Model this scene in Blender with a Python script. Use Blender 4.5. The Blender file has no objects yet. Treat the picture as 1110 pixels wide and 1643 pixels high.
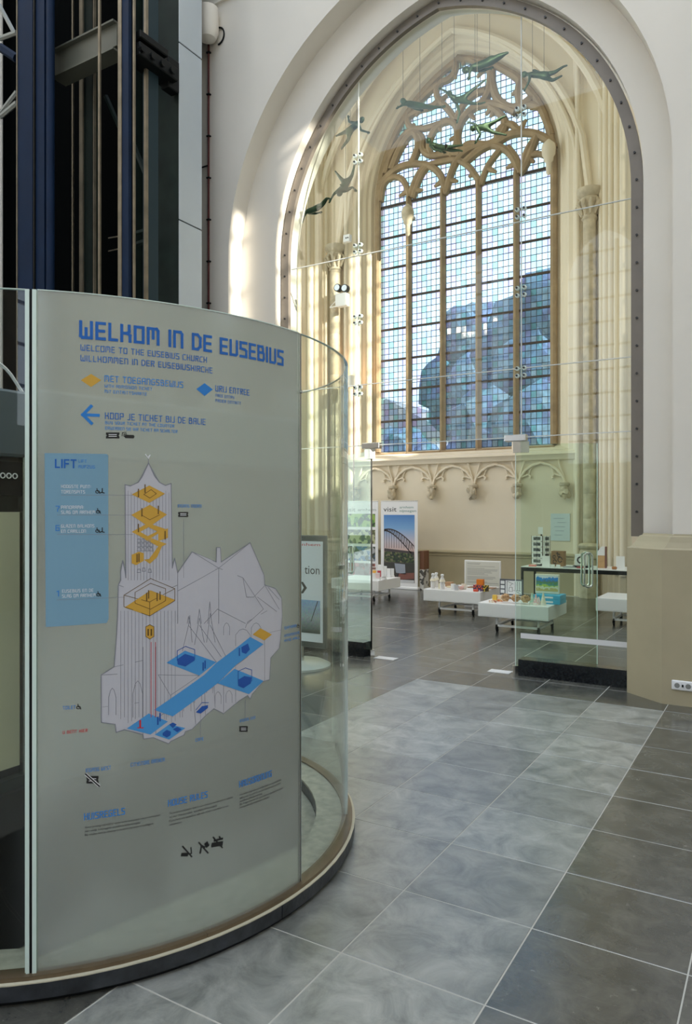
import bpy, bmesh, math, random
from mathutils import Vector, Matrix
from mathutils.geometry import delaunay_2d_cdt, tessellate_polygon
random.seed(7)
sc = bpy.context.scene
COL = sc.collection
PI = math.pi
R_ = math.radians

# ------------------------------------------------------------------ camera
FPX, HC, YAW = 1170.0, 1.6, R_(31.07)
SN, CS = math.sin(YAW), math.cos(YAW)
cam = bpy.data.cameras.new('camera')
cam.sensor_fit = 'HORIZONTAL'
cam.sensor_width = 36.0
cam.lens = 36.0 * FPX / 1110.0
cam.clip_end = 300
co = bpy.data.objects.new('camera', cam)
COL.objects.link(co)
co.location = (0, 0, HC)
co.rotation_euler = (PI / 2, 0, YAW)
sc.camera = co

# ------------------------------------------------------------------ sky, sun, exposure
w = bpy.data.worlds.new('sky'); sc.world = w; w.use_nodes = True
nt = w.node_tree; nt.nodes.clear()
out = nt.nodes.new('ShaderNodeOutputWorld'); bg = nt.nodes.new('ShaderNodeBackground')
tc = nt.nodes.new('ShaderNodeTexCoord'); sp = nt.nodes.new('ShaderNodeSeparateXYZ')
rp = nt.nodes.new('ShaderNodeValToRGB')
nt.links.new(tc.outputs['Generated'], sp.inputs[0]); nt.links.new(sp.outputs['Z'], rp.inputs[0])
rp.color_ramp.elements[0].position = 0.0; rp.color_ramp.elements[0].color = (.86, .93, 1, 1)
rp.color_ramp.elements[1].position = .9; rp.color_ramp.elements[1].color = (.70, .82, 1, 1)
nt.links.new(rp.outputs[0], bg.inputs[0]); bg.inputs[1].default_value = 1.9
nt.links.new(bg.outputs[0], out.inputs[0])
sd = bpy.data.lights.new('sun', 'SUN'); sd.energy = 11.0; sd.angle = R_(.6); sd.color = (1, .93, .82)
so = bpy.data.objects.new('sun', sd); COL.objects.link(so); so.location = (14, 2, 14)
so.rotation_euler = Vector((-.90, .25, -.36)).to_track_quat('-Z', 'Y').to_euler()
sc.view_settings.view_transform = 'Standard'; sc.view_settings.look = 'None'
sc.view_settings.gamma = 1.0; sc.view_settings.use_curve_mapping = False
sc.view_settings.exposure = 0.32
sc.cycles.max_bounces = 14; sc.cycles.transparent_max_bounces = 24
sc.cycles.diffuse_bounces = 6; sc.cycles.transmission_bounces = 10
sc.cycles.sample_clamp_indirect = 8.0
sc.cycles.use_denoising = True
def lamp(name, loc, size, power, color, aim):
    l = bpy.data.lights.new(name, 'AREA'); l.shape = 'DISK'; l.size = size; l.energy = power; l.color = color
    o = bpy.data.objects.new(name, l); COL.objects.link(o); o.location = loc
    o.rotation_euler = (Vector(aim) - Vector(loc)).to_track_quat('-Z', 'Y').to_euler()
    return o
# added warm fill lights that brighten the chapel, high on its front wall
lamp('chapel_fill_light', (-8.6, 7.95, 7.3), .5, 42, (1, .86, .66), (-5.2, 13.5, 4))
lamp('chapel_fill_light', (-3.2, 7.95, 7.3), .5, 42, (1, .86, .66), (-6.5, 13.5, 4))

# ------------------------------------------------------------------ pixel helpers (measuring the place)
def ray(px, py):
    x = (px - 555) / FPX
    return Vector((x * CS - SN, x * SN + CS, (821.5 - py) / FPX))
def onfloor(px, py, z0=0.0):
    d = ray(px, py); t = (z0 - HC) / d.z
    return d.x * t, d.y * t
def ony(px, py, Y):
    d = ray(px, py); t = Y / d.y
    return Vector((d.x * t, Y, HC + d.z * t))
def xat(px, Y): return ony(px, 821.5, Y).x

# ------------------------------------------------------------------ materials
MATS = {}
def newmat(name):
    m = bpy.data.materials.new(name); m.use_nodes = True
    return m, m.node_tree, m.node_tree.nodes['Principled BSDF']
def pm(name, col, rough=.5, metal=0.0, var=0.0, scale=8, bump=0.0, spec=.5, emit=None, bscale=None, obj=False):
    if name in MATS: return MATS[name]
    m, t, b = newmat(name)
    b.inputs['Roughness'].default_value = rough; b.inputs['Metallic'].default_value = metal
    b.inputs['Specular IOR Level'].default_value = spec
    b.inputs['Base Color'].default_value = (*col, 1)
    if var or bump:
        c = t.nodes.new('ShaderNodeTexCoord'); n = t.nodes.new('ShaderNodeTexNoise')
        n.inputs['Scale'].default_value = scale; n.inputs['Detail'].default_value = 6
        t.links.new(c.outputs['Object'], n.inputs['Vector'])
        if var:
            r = t.nodes.new('ShaderNodeValToRGB')
            r.color_ramp.elements[0].position = .3; r.color_ramp.elements[1].position = .72
            r.color_ramp.elements[0].color = (*[max(0, x * (1 - var)) for x in col], 1)
            r.color_ramp.elements[1].color = (*[min(1, x * (1 + var)) for x in col], 1)
            t.links.new(n.outputs['Fac'], r.inputs[0]); t.links.new(r.outputs[0], b.inputs['Base Color'])
        if bump:
            n2 = n
            if bscale:
                n2 = t.nodes.new('ShaderNodeTexNoise'); n2.inputs['Scale'].default_value = bscale
                t.links.new(c.outputs['Object'], n2.inputs['Vector'])
            bp = t.nodes.new('ShaderNodeBump'); bp.inputs['Strength'].default_value = bump
            bp.inputs['Distance'].default_value = .02
            t.links.new(n2.outputs['Fac'], bp.inputs['Height']); t.links.new(bp.outputs[0], b.inputs['Normal'])
    if emit:
        b.inputs['Emission Color'].default_value = (*emit[0], 1); b.inputs['Emission Strength'].default_value = emit[1]
    MATS[name] = m
    return m
def glassmat(name, tint, f0=.024):
    m = bpy.data.materials.new(name); m.use_nodes = True; t = m.node_tree; t.nodes.clear()
    o = t.nodes.new('ShaderNodeOutputMaterial'); mx = t.nodes.new('ShaderNodeMixShader')
    tr = t.nodes.new('ShaderNodeBsdfTransparent'); tr.inputs[0].default_value = (*tint, 1)
    gl = t.nodes.new('ShaderNodeBsdfGlossy'); gl.inputs['Roughness'].default_value = 0.005
    gl.inputs['Color'].default_value = (1, 1, 1, 1)
    lw = t.nodes.new('ShaderNodeLayerWeight'); lw.inputs[0].default_value = .5
    pw = t.nodes.new('ShaderNodeMath'); pw.operation = 'POWER'; pw.inputs[1].default_value = 5
    mr = t.nodes.new('ShaderNodeMapRange'); mr.inputs[3].default_value = f0; mr.inputs[4].default_value = .9
    t.links.new(lw.outputs['Facing'], pw.inputs[0]); t.links.new(pw.outputs[0], mr.inputs[0])
    t.links.new(mr.outputs[0], mx.inputs[0]); t.links.new(tr.outputs[0], mx.inputs[1]); t.links.new(gl.outputs[0], mx.inputs[2])
    t.links.new(mx.outputs[0], o.inputs[0])
    return m
PAINT = pm('cream_wall_paint', (.75, .705, .62), .75, var=.035, scale=1.3, bump=.12, bscale=3)
PAINTW = pm('warm_wall_paint', (.78, .70, .55), .75, var=.05, scale=1.0, bump=.1, bscale=4)
KHAKI = pm('khaki_wall_paint', (.43, .375, .245), .62, var=.05, scale=3, bump=.06)
STONE = pm('tan_window_stone', (.36, .265, .155), .8, var=.18, scale=5, bump=.25)
STONEG = pm('weathered_shaft_stone', (.56, .49, .36), .8, var=.22, scale=7, bump=.3)
STEEL = pm('brown_grey_steel_frame', (.20, .175, .145), .45, .3, var=.08, scale=4)
BOLT = pm('dark_bolt', (.05, .05, .05), .4, .6)
CHROME = pm('brushed_steel', (.62, .62, .60), .22, 1.0)
WHITE = pm('white_lacquer', (.86, .86, .85), .35)
BLACK = pm('black_metal', (.006, .007, .007), .5, spec=.2)
DKBLUE = pm('dark_blue_steel', (.003, .015, .045), .6, 0, var=.15, scale=3, spec=.2)
DKGREEN = pm('dark_green_steel', (.008, .017, .013), .55, 0, var=.3, scale=5, spec=.2)
RAILM = pm('worn_guide_rail', (.22, .185, .13), .45, .5, var=.25, scale=6)
CLAD = pm('pale_blue_grey_cladding', (.50, .55, .58), .4, .1, var=.03, scale=2)
LEAD = pm('lead_came', (.03, .035, .05), .6)
IRON = pm('iron_saddle_bar', (.045, .03, .025), .6)
BRONZE = pm('green_bronze', (.028, .065, .036), .45, .5, var=.35, scale=9, bump=.4)
WIRE = pm('wire', (.10, .09, .07), .5, .5)
GLASS = glassmat('clear_glass', (.955, .985, .965))
GLASSD = glassmat('door_glass', (.90, .975, .92))
EDGE = pm('polished_glass_edge', (.72, .86, .80), .15)
GRANITE = pm('black_granite', (.012, .014, .016), .15, var=.3, scale=40)

def floor_material(name, ca, cb, ra, rb, ior):
    m, t, b = newmat(name)
    c = t.nodes.new('ShaderNodeTexCoord'); oi = t.nodes.new('ShaderNodeObjectInfo')
    gm = t.nodes.new('ShaderNodeNewGeometry')
    n = t.nodes.new('ShaderNodeTexNoise'); n.inputs['Scale'].default_value = 5.5; n.inputs['Detail'].default_value = 10
    n.inputs['Roughness'].default_value = .68; n.inputs['Distortion'].default_value = .6
    t.links.new(gm.outputs['Position'], n.inputs['Vector'])
    r = t.nodes.new('ShaderNodeValToRGB')
    r.color_ramp.elements[0].position = .3; r.color_ramp.elements[0].color = (*ca, 1)
    r.color_ramp.elements[1].position = .72; r.color_ramp.elements[1].color = (*cb, 1)
    t.links.new(n.outputs['Fac'], r.inputs[0])
    # fine scratches and chips
    mp = t.nodes.new('ShaderNodeMapping'); mp.inputs['Scale'].default_value = (2.5, 95, 1); mp.inputs['Rotation'].default_value = (0, 0, .7)
    n2 = t.nodes.new('ShaderNodeTexNoise'); n2.inputs['Scale'].default_value = 3; n2.inputs['Detail'].default_value = 4
    t.links.new(gm.outputs['Position'], mp.inputs[0]); t.links.new(mp.outputs[0], n2.inputs['Vector'])
    r2 = t.nodes.new('ShaderNodeValToRGB'); r2.color_ramp.elements[0].position = .62; r2.color_ramp.elements[1].position = .80
    r2.color_ramp.elements[0].color = (0, 0, 0, 1); r2.color_ramp.elements[1].color = (.55, .55, .5, 1)
    t.links.new(n2.outputs['Fac'], r2.inputs[0])
    n3 = t.nodes.new('ShaderNodeTexNoise'); n3.inputs['Scale'].default_value = 26; n3.inputs['Detail'].default_value = 8; n3.inputs['Roughness'].default_value = .7
    t.links.new(gm.outputs['Position'], n3.inputs['Vector'])
    r3 = t.nodes.new('ShaderNodeValToRGB'); r3.color_ramp.elements[0].position = .62; r3.color_ramp.elements[1].position = .74
    t.links.new(n3.outputs['Fac'], r3.inputs[0])
    ad = t.nodes.new('ShaderNodeMix'); ad.data_type = 'RGBA'; ad.blend_type = 'MIX'
    ad.inputs[7].default_value = (.38, .38, .35, 1)
    mxf = t.nodes.new('ShaderNodeMath'); mxf.operation = 'ADD'
    t.links.new(r2.outputs[0], mxf.inputs[0]); t.links.new(r3.outputs[0], mxf.inputs[1])
    ml = t.nodes.new('ShaderNodeMath'); ml.operation = 'MULTIPLY'; ml.inputs[1].default_value = .5
    t.links.new(mxf.outputs[0], ml.inputs[0]); t.links.new(ml.outputs[0], ad.inputs[0]); t.links.new(r.outputs[0], ad.inputs[6])
    # tile to tile tone
    hs = t.nodes.new('ShaderNodeHueSaturation'); mr = t.nodes.new('ShaderNodeMapRange')
    mr.inputs[3].default_value = .78; mr.inputs[4].default_value = 1.3
    t.links.new(oi.outputs['Random'], mr.inputs[0]); t.links.new(mr.outputs[0], hs.inputs['Value']); t.links.new(ad.outputs[2], hs.inputs['Color'])
    t.links.new(hs.outputs[0], b.inputs['Base Color'])
    mr2 = t.nodes.new('ShaderNodeMapRange'); mr2.inputs[3].default_value = ra; mr2.inputs[4].default_value = rb
    t.links.new(n.outputs['Fac'], mr2.inputs[0]); t.links.new(mr2.outputs[0], b.inputs['Roughness'])
    b.inputs['Specular IOR Level'].default_value = .8; b.inputs['IOR'].default_value = ior
    bp = t.nodes.new('ShaderNodeBump'); bp.inputs['Strength'].default_value = .06; bp.inputs['Distance'].default_value = .01
    t.links.new(n.outputs['Fac'], bp.inputs['Height']); t.links.new(bp.outputs[0], b.inputs['Normal'])
    return m
SLATE = floor_material('polished_slate_tile', (.036, .039, .035), (.135, .132, .112), .13, .30, 1.7)
HONED = floor_material('pale_honed_slate_tile', (.095, .105, .097), (.37, .375, .345), .25, .42, 1.75)  # paler, rougher tile for the middle of the floor
GROUT = pm('pale_grout', (.50, .49, .44), .8)

def pane_material():
    m = bpy.data.materials.new('leaded_glass_pane'); m.use_nodes = True; t = m.node_tree; t.nodes.clear()
    o = t.nodes.new('ShaderNodeOutputMaterial'); gm = t.nodes.new('ShaderNodeNewGeometry')
    r = t.nodes.new('ShaderNodeValToRGB'); r.color_ramp.interpolation = 'CONSTANT'
    cols = [(0, (.54, .70, .90)), (.2, (.64, .80, .95)), (.38, (.72, .88, .98)), (.52, (.60, .66, .94)), (.64, (.50, .82, .94)), (.76, (.84, .92, .98)),
            (.86, (.62, .54, .80)), (.93, (.40, .72, .72)), (.97, (.52, .80, .62))]
    e = r.color_ramp.elements
    e[0].position = 0; e[0].color = (*cols[0][1], 1); e[1].position = cols[1][0]; e[1].color = (*cols[1][1], 1)
    for p_, c_ in cols[2:]:
        x = e.new(p_); x.color = (*c_, 1)
    t.links.new(gm.outputs['Random Per Island'], r.inputs[0])
    tr = t.nodes.new('ShaderNodeBsdfTransparent'); tl = t.nodes.new('ShaderNodeBsdfTranslucent')
    gl = t.nodes.new('ShaderNodeBsdfGlossy'); gl.inputs['Roughness'].default_value = .08
    m1 = t.nodes.new('ShaderNodeMixShader'); m1.inputs[0].default_value = .10
    m2 = t.nodes.new('ShaderNodeMixShader'); m2.inputs[0].default_value = .04
    t.links.new(r.outputs[0], tr.inputs[0]); t.links.new(r.outputs[0], tl.inputs[0])
    t.links.new(tr.outputs[0], m1.inputs[1]); t.links.new(tl.outputs[0], m1.inputs[2])
    t.links.new(m1.outputs[0], m2.inputs[1]); t.links.new(gl.outputs[0], m2.inputs[2]); t.links.new(m2.outputs[0], o.inputs[0])
    return m
PANE = pane_material()

def frosted_material():
    m = bpy.data.materials.new('frosted_glass'); m.use_nodes = True; t = m.node_tree; t.nodes.clear()
    o = t.nodes.new('ShaderNodeOutputMaterial')
    g = t.nodes.new('ShaderNodeBsdfRefraction'); g.inputs['Roughness'].default_value = .2; g.inputs['IOR'].default_value = 1.25
    g.inputs['Color'].default_value = (.92, .98, .92, 1)
    d = t.nodes.new('ShaderNodeBsdfDiffuse'); d.inputs['Color'].default_value = (.68, .71, .67, 1)
    gl = t.nodes.new('ShaderNodeBsdfGlossy'); gl.inputs['Roughness'].default_value = .22; gl.inputs['Color'].default_value = (.9, .95, .92, 1)
    m1 = t.nodes.new('ShaderNodeMixShader'); m1.inputs[0].default_value = .32
    m2 = t.nodes.new('ShaderNodeMixShader'); m2.inputs[0].default_value = .18
    t.links.new(g.outputs[0], m1.inputs[1]); t.links.new(d.outputs[0], m1.inputs[2])
    t.links.new(m1.outputs[0], m2.inputs[1]); t.links.new(gl.outputs[0], m2.inputs[2]); t.links.new(m2.outputs[0], o.inputs[0])
    return m
FROST = frosted_material()
def ink(name, col, rough=.55): return pm('print_' + name, col, rough)
BLUE = ink('blue', (.008, .13, .50)); LBLUE = ink('light_blue', (.02, .22, .66)); GOLD = ink('gold', (.66, .38, .05)); BLK = ink('black', (.012, .012, .012))
WHT = ink('white', (.80, .82, .84)); RED = ink('red', (.65, .03, .04))

# ------------------------------------------------------------------ mesh builder
class MB:
    def __init__(s): s.v = []; s.f = []; s.sm = []
    def add(s, vs, fs, smooth=False):
        o = len(s.v); s.v += [tuple(x) for x in vs]; s.f += [tuple(i + o for i in f) for f in fs]; s.sm += [smooth] * len(fs); return s
    def box(s, x0, y0, z0, x1, y1, z1):
        x0, x1 = sorted((x0, x1)); y0, y1 = sorted((y0, y1)); z0, z1 = sorted((z0, z1))
        vs = [(x0, y0, z0), (x1, y0, z0), (x1, y1, z0), (x0, y1, z0), (x0, y0, z1), (x1, y0, z1), (x1, y1, z1), (x0, y1, z1)]
        return s.add(vs, [(3, 2, 1, 0), (4, 5, 6, 7), (0, 1, 5, 4), (1, 2, 6, 5), (2, 3, 7, 6), (3, 0, 4, 7)])
    def bbox(s, x0, y0, z0, x1, y1, z1, b=.005):
        # box with chamfered vertical and horizontal edges
        x0, x1 = sorted((x0, x1)); y0, y1 = sorted((y0, y1)); z0, z1 = sorted((z0, z1))
        b = min(b, (x1 - x0) / 2.5, (y1 - y0) / 2.5, (z1 - z0) / 2.5)
        bm = bmesh.new(); bmesh.ops.create_cube(bm, size=1)
        for v in bm.verts: v.co = Vector(((x0 + x1) / 2 + v.co.x * (x1 - x0), (y0 + y1) / 2 + v.co.y * (y1 - y0), (z0 + z1) / 2 + v.co.z * (z1 - z0)))
        bmesh.ops.bevel(bm, geom=bm.edges[:], offset=b, segments=1, affect='EDGES', profile=.5)
        s.bm(bm); return s
    def bm(s, bm, smooth=False):
        bm.verts.index_update()
        s.add([v.co[:] for v in bm.verts], [[v.index for v in f.verts] for f in bm.faces], smooth); bm.free(); return s
    def xf(s, M):
        s.v = [tuple(M @ Vector(v)) for v in s.v]; return s
    def tube(s, path, r, n=8, closed=False, flat=None, caps=True):
        path = [Vector(p) for p in path]; N = len(path); rs = r if isinstance(r, (list, tuple)) else [r] * N
        prev = None; rings = []
        for i, p in enumerate(path):
            a = path[(i - 1) % N] if (closed or i > 0) else p; b = path[(i + 1) % N] if (closed or i < N - 1) else p
            t = (b - a)
            if t.length < 1e-9: t = Vector((0, 0, 1))
            t.normalize()
            if prev is None:
                u = t.cross(Vector((0, 1, 0)))
                if u.length < .1: u = t.cross(Vector((1, 0, 0)))
            else: u = prev - t * prev.dot(t)
            u.normalize(); prev = u; w_ = t.cross(u)
            rings.append([p + (u * math.cos(2 * PI * k / n) + w_ * math.sin(2 * PI * k / n) * (flat or 1)) * rs[i] for k in range(n)])
        vs = [q for rg in rings for q in rg]; fs = []
        for i in range(N if closed else N - 1):
            j = (i + 1) % N
            for k in range(n):
                k2 = (k + 1) % n; fs.append((i * n + k, i * n + k2, j * n + k2, j * n + k))
        if not closed and caps: fs.append(tuple(range(n))[::-1]); fs.append(tuple((N - 1) * n + k for k in range(n)))
        return s.add(vs, fs, True)
    def lathe(s, prof, c=(0, 0), n=20, a0=0, a1=2 * PI, caps=False):
        full = abs(a1 - a0 - 2 * PI) < 1e-6; m = n if full else n + 1
        vs = [(c[0] + r * math.cos(a0 + (a1 - a0) * k / n), c[1] + r * math.sin(a0 + (a1 - a0) * k / n), z) for (r, z) in prof for k in range(m)]
        fs = []
        for i in range(len(prof) - 1):
            for k in range(n):
                k2 = (k + 1) % m if full else k + 1
                fs.append((i * m + k, i * m + k2, (i + 1) * m + k2, (i + 1) * m + k))
        if caps: fs.append(tuple(range(m))[::-1]); fs.append(tuple((len(prof) - 1) * m + k for k in range(m)))
        return s.add(vs, fs, True)
    def prism(s, poly, f, t):
        # poly: 2D points, f(p, d) -> 3D at depth d in {0, t}
        n = len(poly); vs = [f(p, 0) for p in poly] + [f(p, t) for p in poly]
        tri = tessellate_polygon([[Vector((p[0], p[1], 0)) for p in poly]])
        fs = [tuple(x) for x in tri] + [tuple(n + i for i in x[::-1]) for x in tri]
        fs += [(i, (i + 1) % n, n + (i + 1) % n, n + i) for i in range(n)]
        return s.add(vs, fs)
    def loft(s, A, B, smooth=False):
        n = len(A); return s.add(list(A) + list(B), [(i, i + 1, n + i + 1, n + i) for i in range(n - 1)], smooth)
    def build(s, name, mat, parent=None, fix=True, **tags):
        me = bpy.data.meshes.new(name); off = Vector((0, 0, 0)); q = parent
        while q: off += q.location; q = q.parent
        me.from_pydata([tuple(Vector(v) - off) for v in s.v], [], s.f)
        if fix:
            bm = bmesh.new(); bm.from_mesh(me); bmesh.ops.recalc_face_normals(bm, faces=bm.faces); bm.to_mesh(me); bm.free()
        if len(me.polygons) == len(s.sm): me.polygons.foreach_set('use_smooth', s.sm)
        if any(s.sm):
            try: me.set_sharp_from_angle(angle=R_(42))
            except Exception: pass
        me.materials.append(mat)
        o = bpy.data.objects.new(name, me); COL.objects.link(o)
        if parent: o.parent = parent
        for k, v in tags.items(): o[k] = v
        return o
def tag(o, label, cat, group=None):
    o['label'] = label; o['category'] = cat
    if group: o['group'] = group
    return o
def thing(name, loc, label, cat, group=None):
    o = bpy.data.objects.new(name, None); COL.objects.link(o); o.location = loc; o.empty_display_size = .1
    return tag(o, label, cat, group)
def struct(o): o['kind'] = 'structure'; return o
def copy_tree(o, parent=None):
    c = o.copy(); COL.objects.link(c)
    if parent: c.parent = parent
    for ch in list(o.children): copy_tree(ch, c)
    return c
def B(x0, y0, z0, x1, y1, z1): return MB().box(x0, y0, z0, x1, y1, z1)
def BB(x0, y0, z0, x1, y1, z1, b=.005): return MB().bbox(x0, y0, z0, x1, y1, z1, b)

def arch(xc, hw, zb, zs, R, n=22):
    """pointed arch outline, bottom left over the apex to bottom right, (x, z) pairs"""
    a = math.acos((R - hw) / R); L = [(xc - hw, zb)]
    for i in range(n + 1):
        t = a * i / n; L.append((xc + (R - hw) - R * math.cos(t), zs + R * math.sin(t)))
    return L + [(2 * xc - x, z) for (x, z) in L[-2::-1]]
def at_y(L, Y): return [(x, Y, z) for x, z in L]
def holed(mb, outer, holes, Y):
    loops = [[Vector((x, z, 0)) for x, z in outer]] + [[Vector((x, z, 0)) for x, z in h] for h in holes]
    pts = [p for l in loops for p in l]
    tri = tessellate_polygon(loops)
    mb.add([(p.x, Y, p.y) for p in pts], [tuple(t) for t in tri])

# ================================================================== STRUCTURE
# ---- floor: slab with slate tiles
slab = struct(B(-12, -8, -.2, 6, 14.6, -.0016).build('floor', GROUT))
TX, TY, X0, Y0 = .547, .510, -.836, 2.770
tm = None; far = MB(); cand = []
for i in range(-17, 6):
    for j in range(-5, 23):
        x, y = X0 + i * TX, Y0 + j * TY
        cx, cy = x + TX / 2, y + TY / 2
        z = -cx * SN + cy * CS; xx = cx * CS + cy * SN
        if z < .5: continue
        px = 555 + FPX * xx / z; py = 821.5 + FPX * HC / z
        if -700 < px < 2600 and y + TY < 14.1: cand.append((z + (0 if -160 < px < 1270 and py < 1780 else 100), x, y))
cand.sort()
def tile_mb(x, y, g=.0026):
    b = .0015; z0, z1 = -.012, 0
    m = MB(); x0, x1, y0, y1 = x + g, x + TX - g, y + g, y + TY - g
    m.add([(x0, y0, z0), (x1, y0, z0), (x1, y1, z0), (x0, y1, z0), (x0, y0, z1 - b), (x1, y0, z1 - b), (x1, y1, z1 - b), (x0, y1, z1 - b),
           (x0 + b, y0 + b, z1), (x1 - b, y0 + b, z1), (x1 - b, y1 - b, z1), (x0 + b, y1 - b, z1)],
          [(0, 1, 5, 4), (1, 2, 6, 5), (2, 3, 7, 6), (3, 0, 4, 7), (4, 5, 9, 8), (5, 6, 10, 9), (6, 7, 11, 10), (7, 4, 8, 11), (8, 9, 10, 11)])
    return m
WM = []
def pale_mesh():
    if not WM: WM.append(tm.data.copy()); WM[0].materials.clear(); WM[0].materials.append(HONED); WM[0].name = 'pale_tile'
    return WM[0]
PM_ = []
def polished_mesh():
    if not PM_: PM_.append(tm.data.copy())
    return PM_[0]
for k, (z, x, y) in enumerate(cand):
    if k < 290:
        if tm is None: tm = tile_mb(-TX / 2, -TY / 2).build('tile', SLATE, slab); o = tm
        else: o = tm.copy(); COL.objects.link(o)
        mx_, my_ = x + TX / 2, y + TY / 2
        if -3.02 < mx_ < -.84 and my_ < 6.34 and not (mx_ < -1.93 and my_ < 3.28): o.data = pale_mesh()
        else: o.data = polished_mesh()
        o.location = (x + TX / 2, y + TY / 2, random.uniform(-.0006, .0004))
    else:
        m = tile_mb(x, y, .0016); far.add(m.v, m.f)
ft = far.build('tile_field', SLATE, slab); ft['kind'] = 'stuff'

# ---- front arch wall
AX, AH, AR, ASZ = -3.105, 1.905, 2.34, 4.55       # clear opening of the glazed frame
inner = arch(AX, AH + .12, 0, ASZ, AR + .12); outer = arch(-3.22, 2.41, 0, ASZ, AR + .50)
m = MB()
holed(m, [(-12, 0), (-12, 22), (6, 22), (6, 0)][::-1], [outer], 6.65)
m.loft(at_y(outer, 6.65), at_y(outer, 6.90), True); m.loft(at_y(outer, 6.90), at_y(inner, 6.90)); m.loft(at_y(inner, 6.90), at_y(inner, 7.36), True)
holed(m, [(-12, 0), (-12, 22), (6, 22), (6, 0)][::-1], [inner], 7.36)
m.add([(-12, 6.65, 22), (6, 6.65, 22), (6, 7.36, 22), (-12, 7.36, 22)], [(0, 1, 2, 3)])
wall_front = struct(m.build('wall_front', PAINT, fix=False))
def plinth(pl, pu, name):
    prof = [(0, 0.0), (0, 1.27), (.0, 1.285), (.25, 1.30), (.55, 1.345), (.75, 1.39), (.95, 1.40), (1.0, 1.415)]
    m = MB(); prev = None
    for (t, z) in prof:
        cur = [(a[0] * (1 - t) + b[0] * t, a[1] * (1 - t) + b[1] * t, z) for a, b in zip(pl, pu)]
        if prev: m.loft(prev, cur)
        prev = cur
    return m.build(name, KHAKI, wall_front)
plinth([(2.2, 6.575), (-.885, 6.575), (-1.205, 6.83), (-1.205, 7.02)], [(2.2, 6.645), (-.80, 6.645), (-1.08, 6.895), (-1.08, 7.02)], 'plinth')
plinth([(-8, 6.575), (-5.66, 6.575), (-5.66, 6.83), (-5.06, 6.83), (-5.06, 7.02)], [(-8, 6.645), (-5.63, 6.645), (-5.63, 6.895), (-5.135, 6.895), (-5.135, 7.02)], 'plinth')

# ---- nave around and behind the camera (seen only in reflections)
struct(B(-12.4, -8, 0, -12, 6.65, 14).build('wall_left', PAINT))
# unseen right-hand wall; openings added to cut the sun into strips
sun_slits = [(3.46, 3.66, 4.6, 9.8), (3.84, 4.36, 4.6, 10.3), (8.9, 10.8, 8.0, 13.2)]
m = MB(); y = -8
for a, b, z0, z1 in sun_slits:
    m.box(6, y, 0, 6.12, a, 20).box(6, a, 0, 6.12, b, z0).box(6, a, z1, 6.12, b, 20); y = b
m.box(6, y, 0, 6.12, 15, 20)
w_r = struct(m.build('wall_right', PAINT))
m = MB()
for a, b, z0, z1 in sun_slits:
    z = z0 + .55
    while z < z1: m.box(6.02, a, z, 6.07, b, z + .05); z += .62
for k in range(1, 5): m.box(6.02, 8.9 + k * .38 - .12, 8.0, 6.08, 8.9 + k * .38 + .12, 13.2)
m.build('sun_slit_bars', STONE, w_r)  # bars added across the openings to thin the sun streaks
m = MB(); holes = [arch(-8.5, 1.1, 3.0, 8.5, 1.6, 8), arch(-4.6, 1.1, 3.0, 8.5, 1.6, 8), arch(-.6, 1.1, 3.0, 8.5, 1.6, 8), arch(3.3, 1.1, 3.0, 8.5, 1.6, 8)]
for Y in (-8, -8.5): holed(m, [(-12, 0), (6, 0), (6, 14), (-12, 14)], holes, Y)
for h in holes: m.loft(at_y(h + h[:1], -8), at_y(h + h[:1], -8.5))
wr = struct(m.build('wall_rear', pm('rear_stone', (.34, .29, .23), .8), fix=False))
for xc in (-8.5, -4.6, -.6, 3.3):
    m = MB()
    for k in range(4): m.box(xc - 1.1 + k * .733 - .05, -8.3, 3, xc - 1.1 + k * .733 + .05, -8.2, 9.6)
    for k in range(10): m.box(xc - 1.1, -8.28, 3 + k * .7, xc + 1.1, -8.22, 3.05 + k * .7)
    m.build('mullion_grid', STONE, wr)

# ---- chapel: back wall with embrasure and window
WX, WH, WR, WZS, WZB, WY = -5.935, 2.03, 2.95, 8.5, 2.95, 14.62
win = arch(WX, WH, WZB, WZS, WR)
emb = arch(WX, WH + .42, WZB - .16, WZS, WR + .42)
m = MB()
win2 = [(1.2, 3), (1.2, 9.6), (1.9, 10.6), (2.4, 10.9), (2.9, 10.6), (3.6, 9.6), (3.6, 3)]
holed(m, [(-12, 0), (-12, 14), (6, 14), (6, 0)][::-1], [emb], 14.2)
holed(m, [(-12, 0), (-12, 14), (6, 14), (6, 0)][::-1], [win], 14.9)
wc = win + win[:1]; m.loft(at_y(wc, 14.9), at_y(wc, 14.66))
prof = [(.42, 14.2), (.34, 14.205), (.31, 14.25), (.27, 14.27), (.25, 14.36), (.19, 14.40), (.17, 14.47), (.11, 14.50), (.08, 14.58), (.0, 14.62), (0, 14.66)]
prev = None
for (d, Y) in prof:
    L = arch(WX, WH + d, WZB - .16 * d / .42, WZS, WR + d); cur = at_y(L + L[:1], Y)
    if prev: m.loft(prev, cur, True)
    prev = cur
wall_back = struct(m.build('wall_back', PAINTW, fix=False))
# dado, dado rail
B(-10, 14.17, 0, 6, 14.2, .70).build('dado', KHAKI, wall_back)
m = MB(); prof = [(14.2, .80), (14.15, .79), (14.13, .765), (14.14, .735), (14.155, .72), (14.155, .69), (14.2, .67)]
m.loft([(-10, y, z) for y, z in prof], [(6, y, z) for y, z in prof], True).build('dado_rail', KHAKI, wall_back)
# string course under the sill
m = MB(); prof = [(14.2, 2.80), (14.08, 2.76), (14.06, 2.72), (14.10, 2.68), (14.12, 2.62), (14.2, 2.60)]
m.loft([(-8.55, y, z) for y, z in prof], [(-3.35, y, z) for y, z in prof], True).build('string_course', PAINTW, wall_back)
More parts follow.
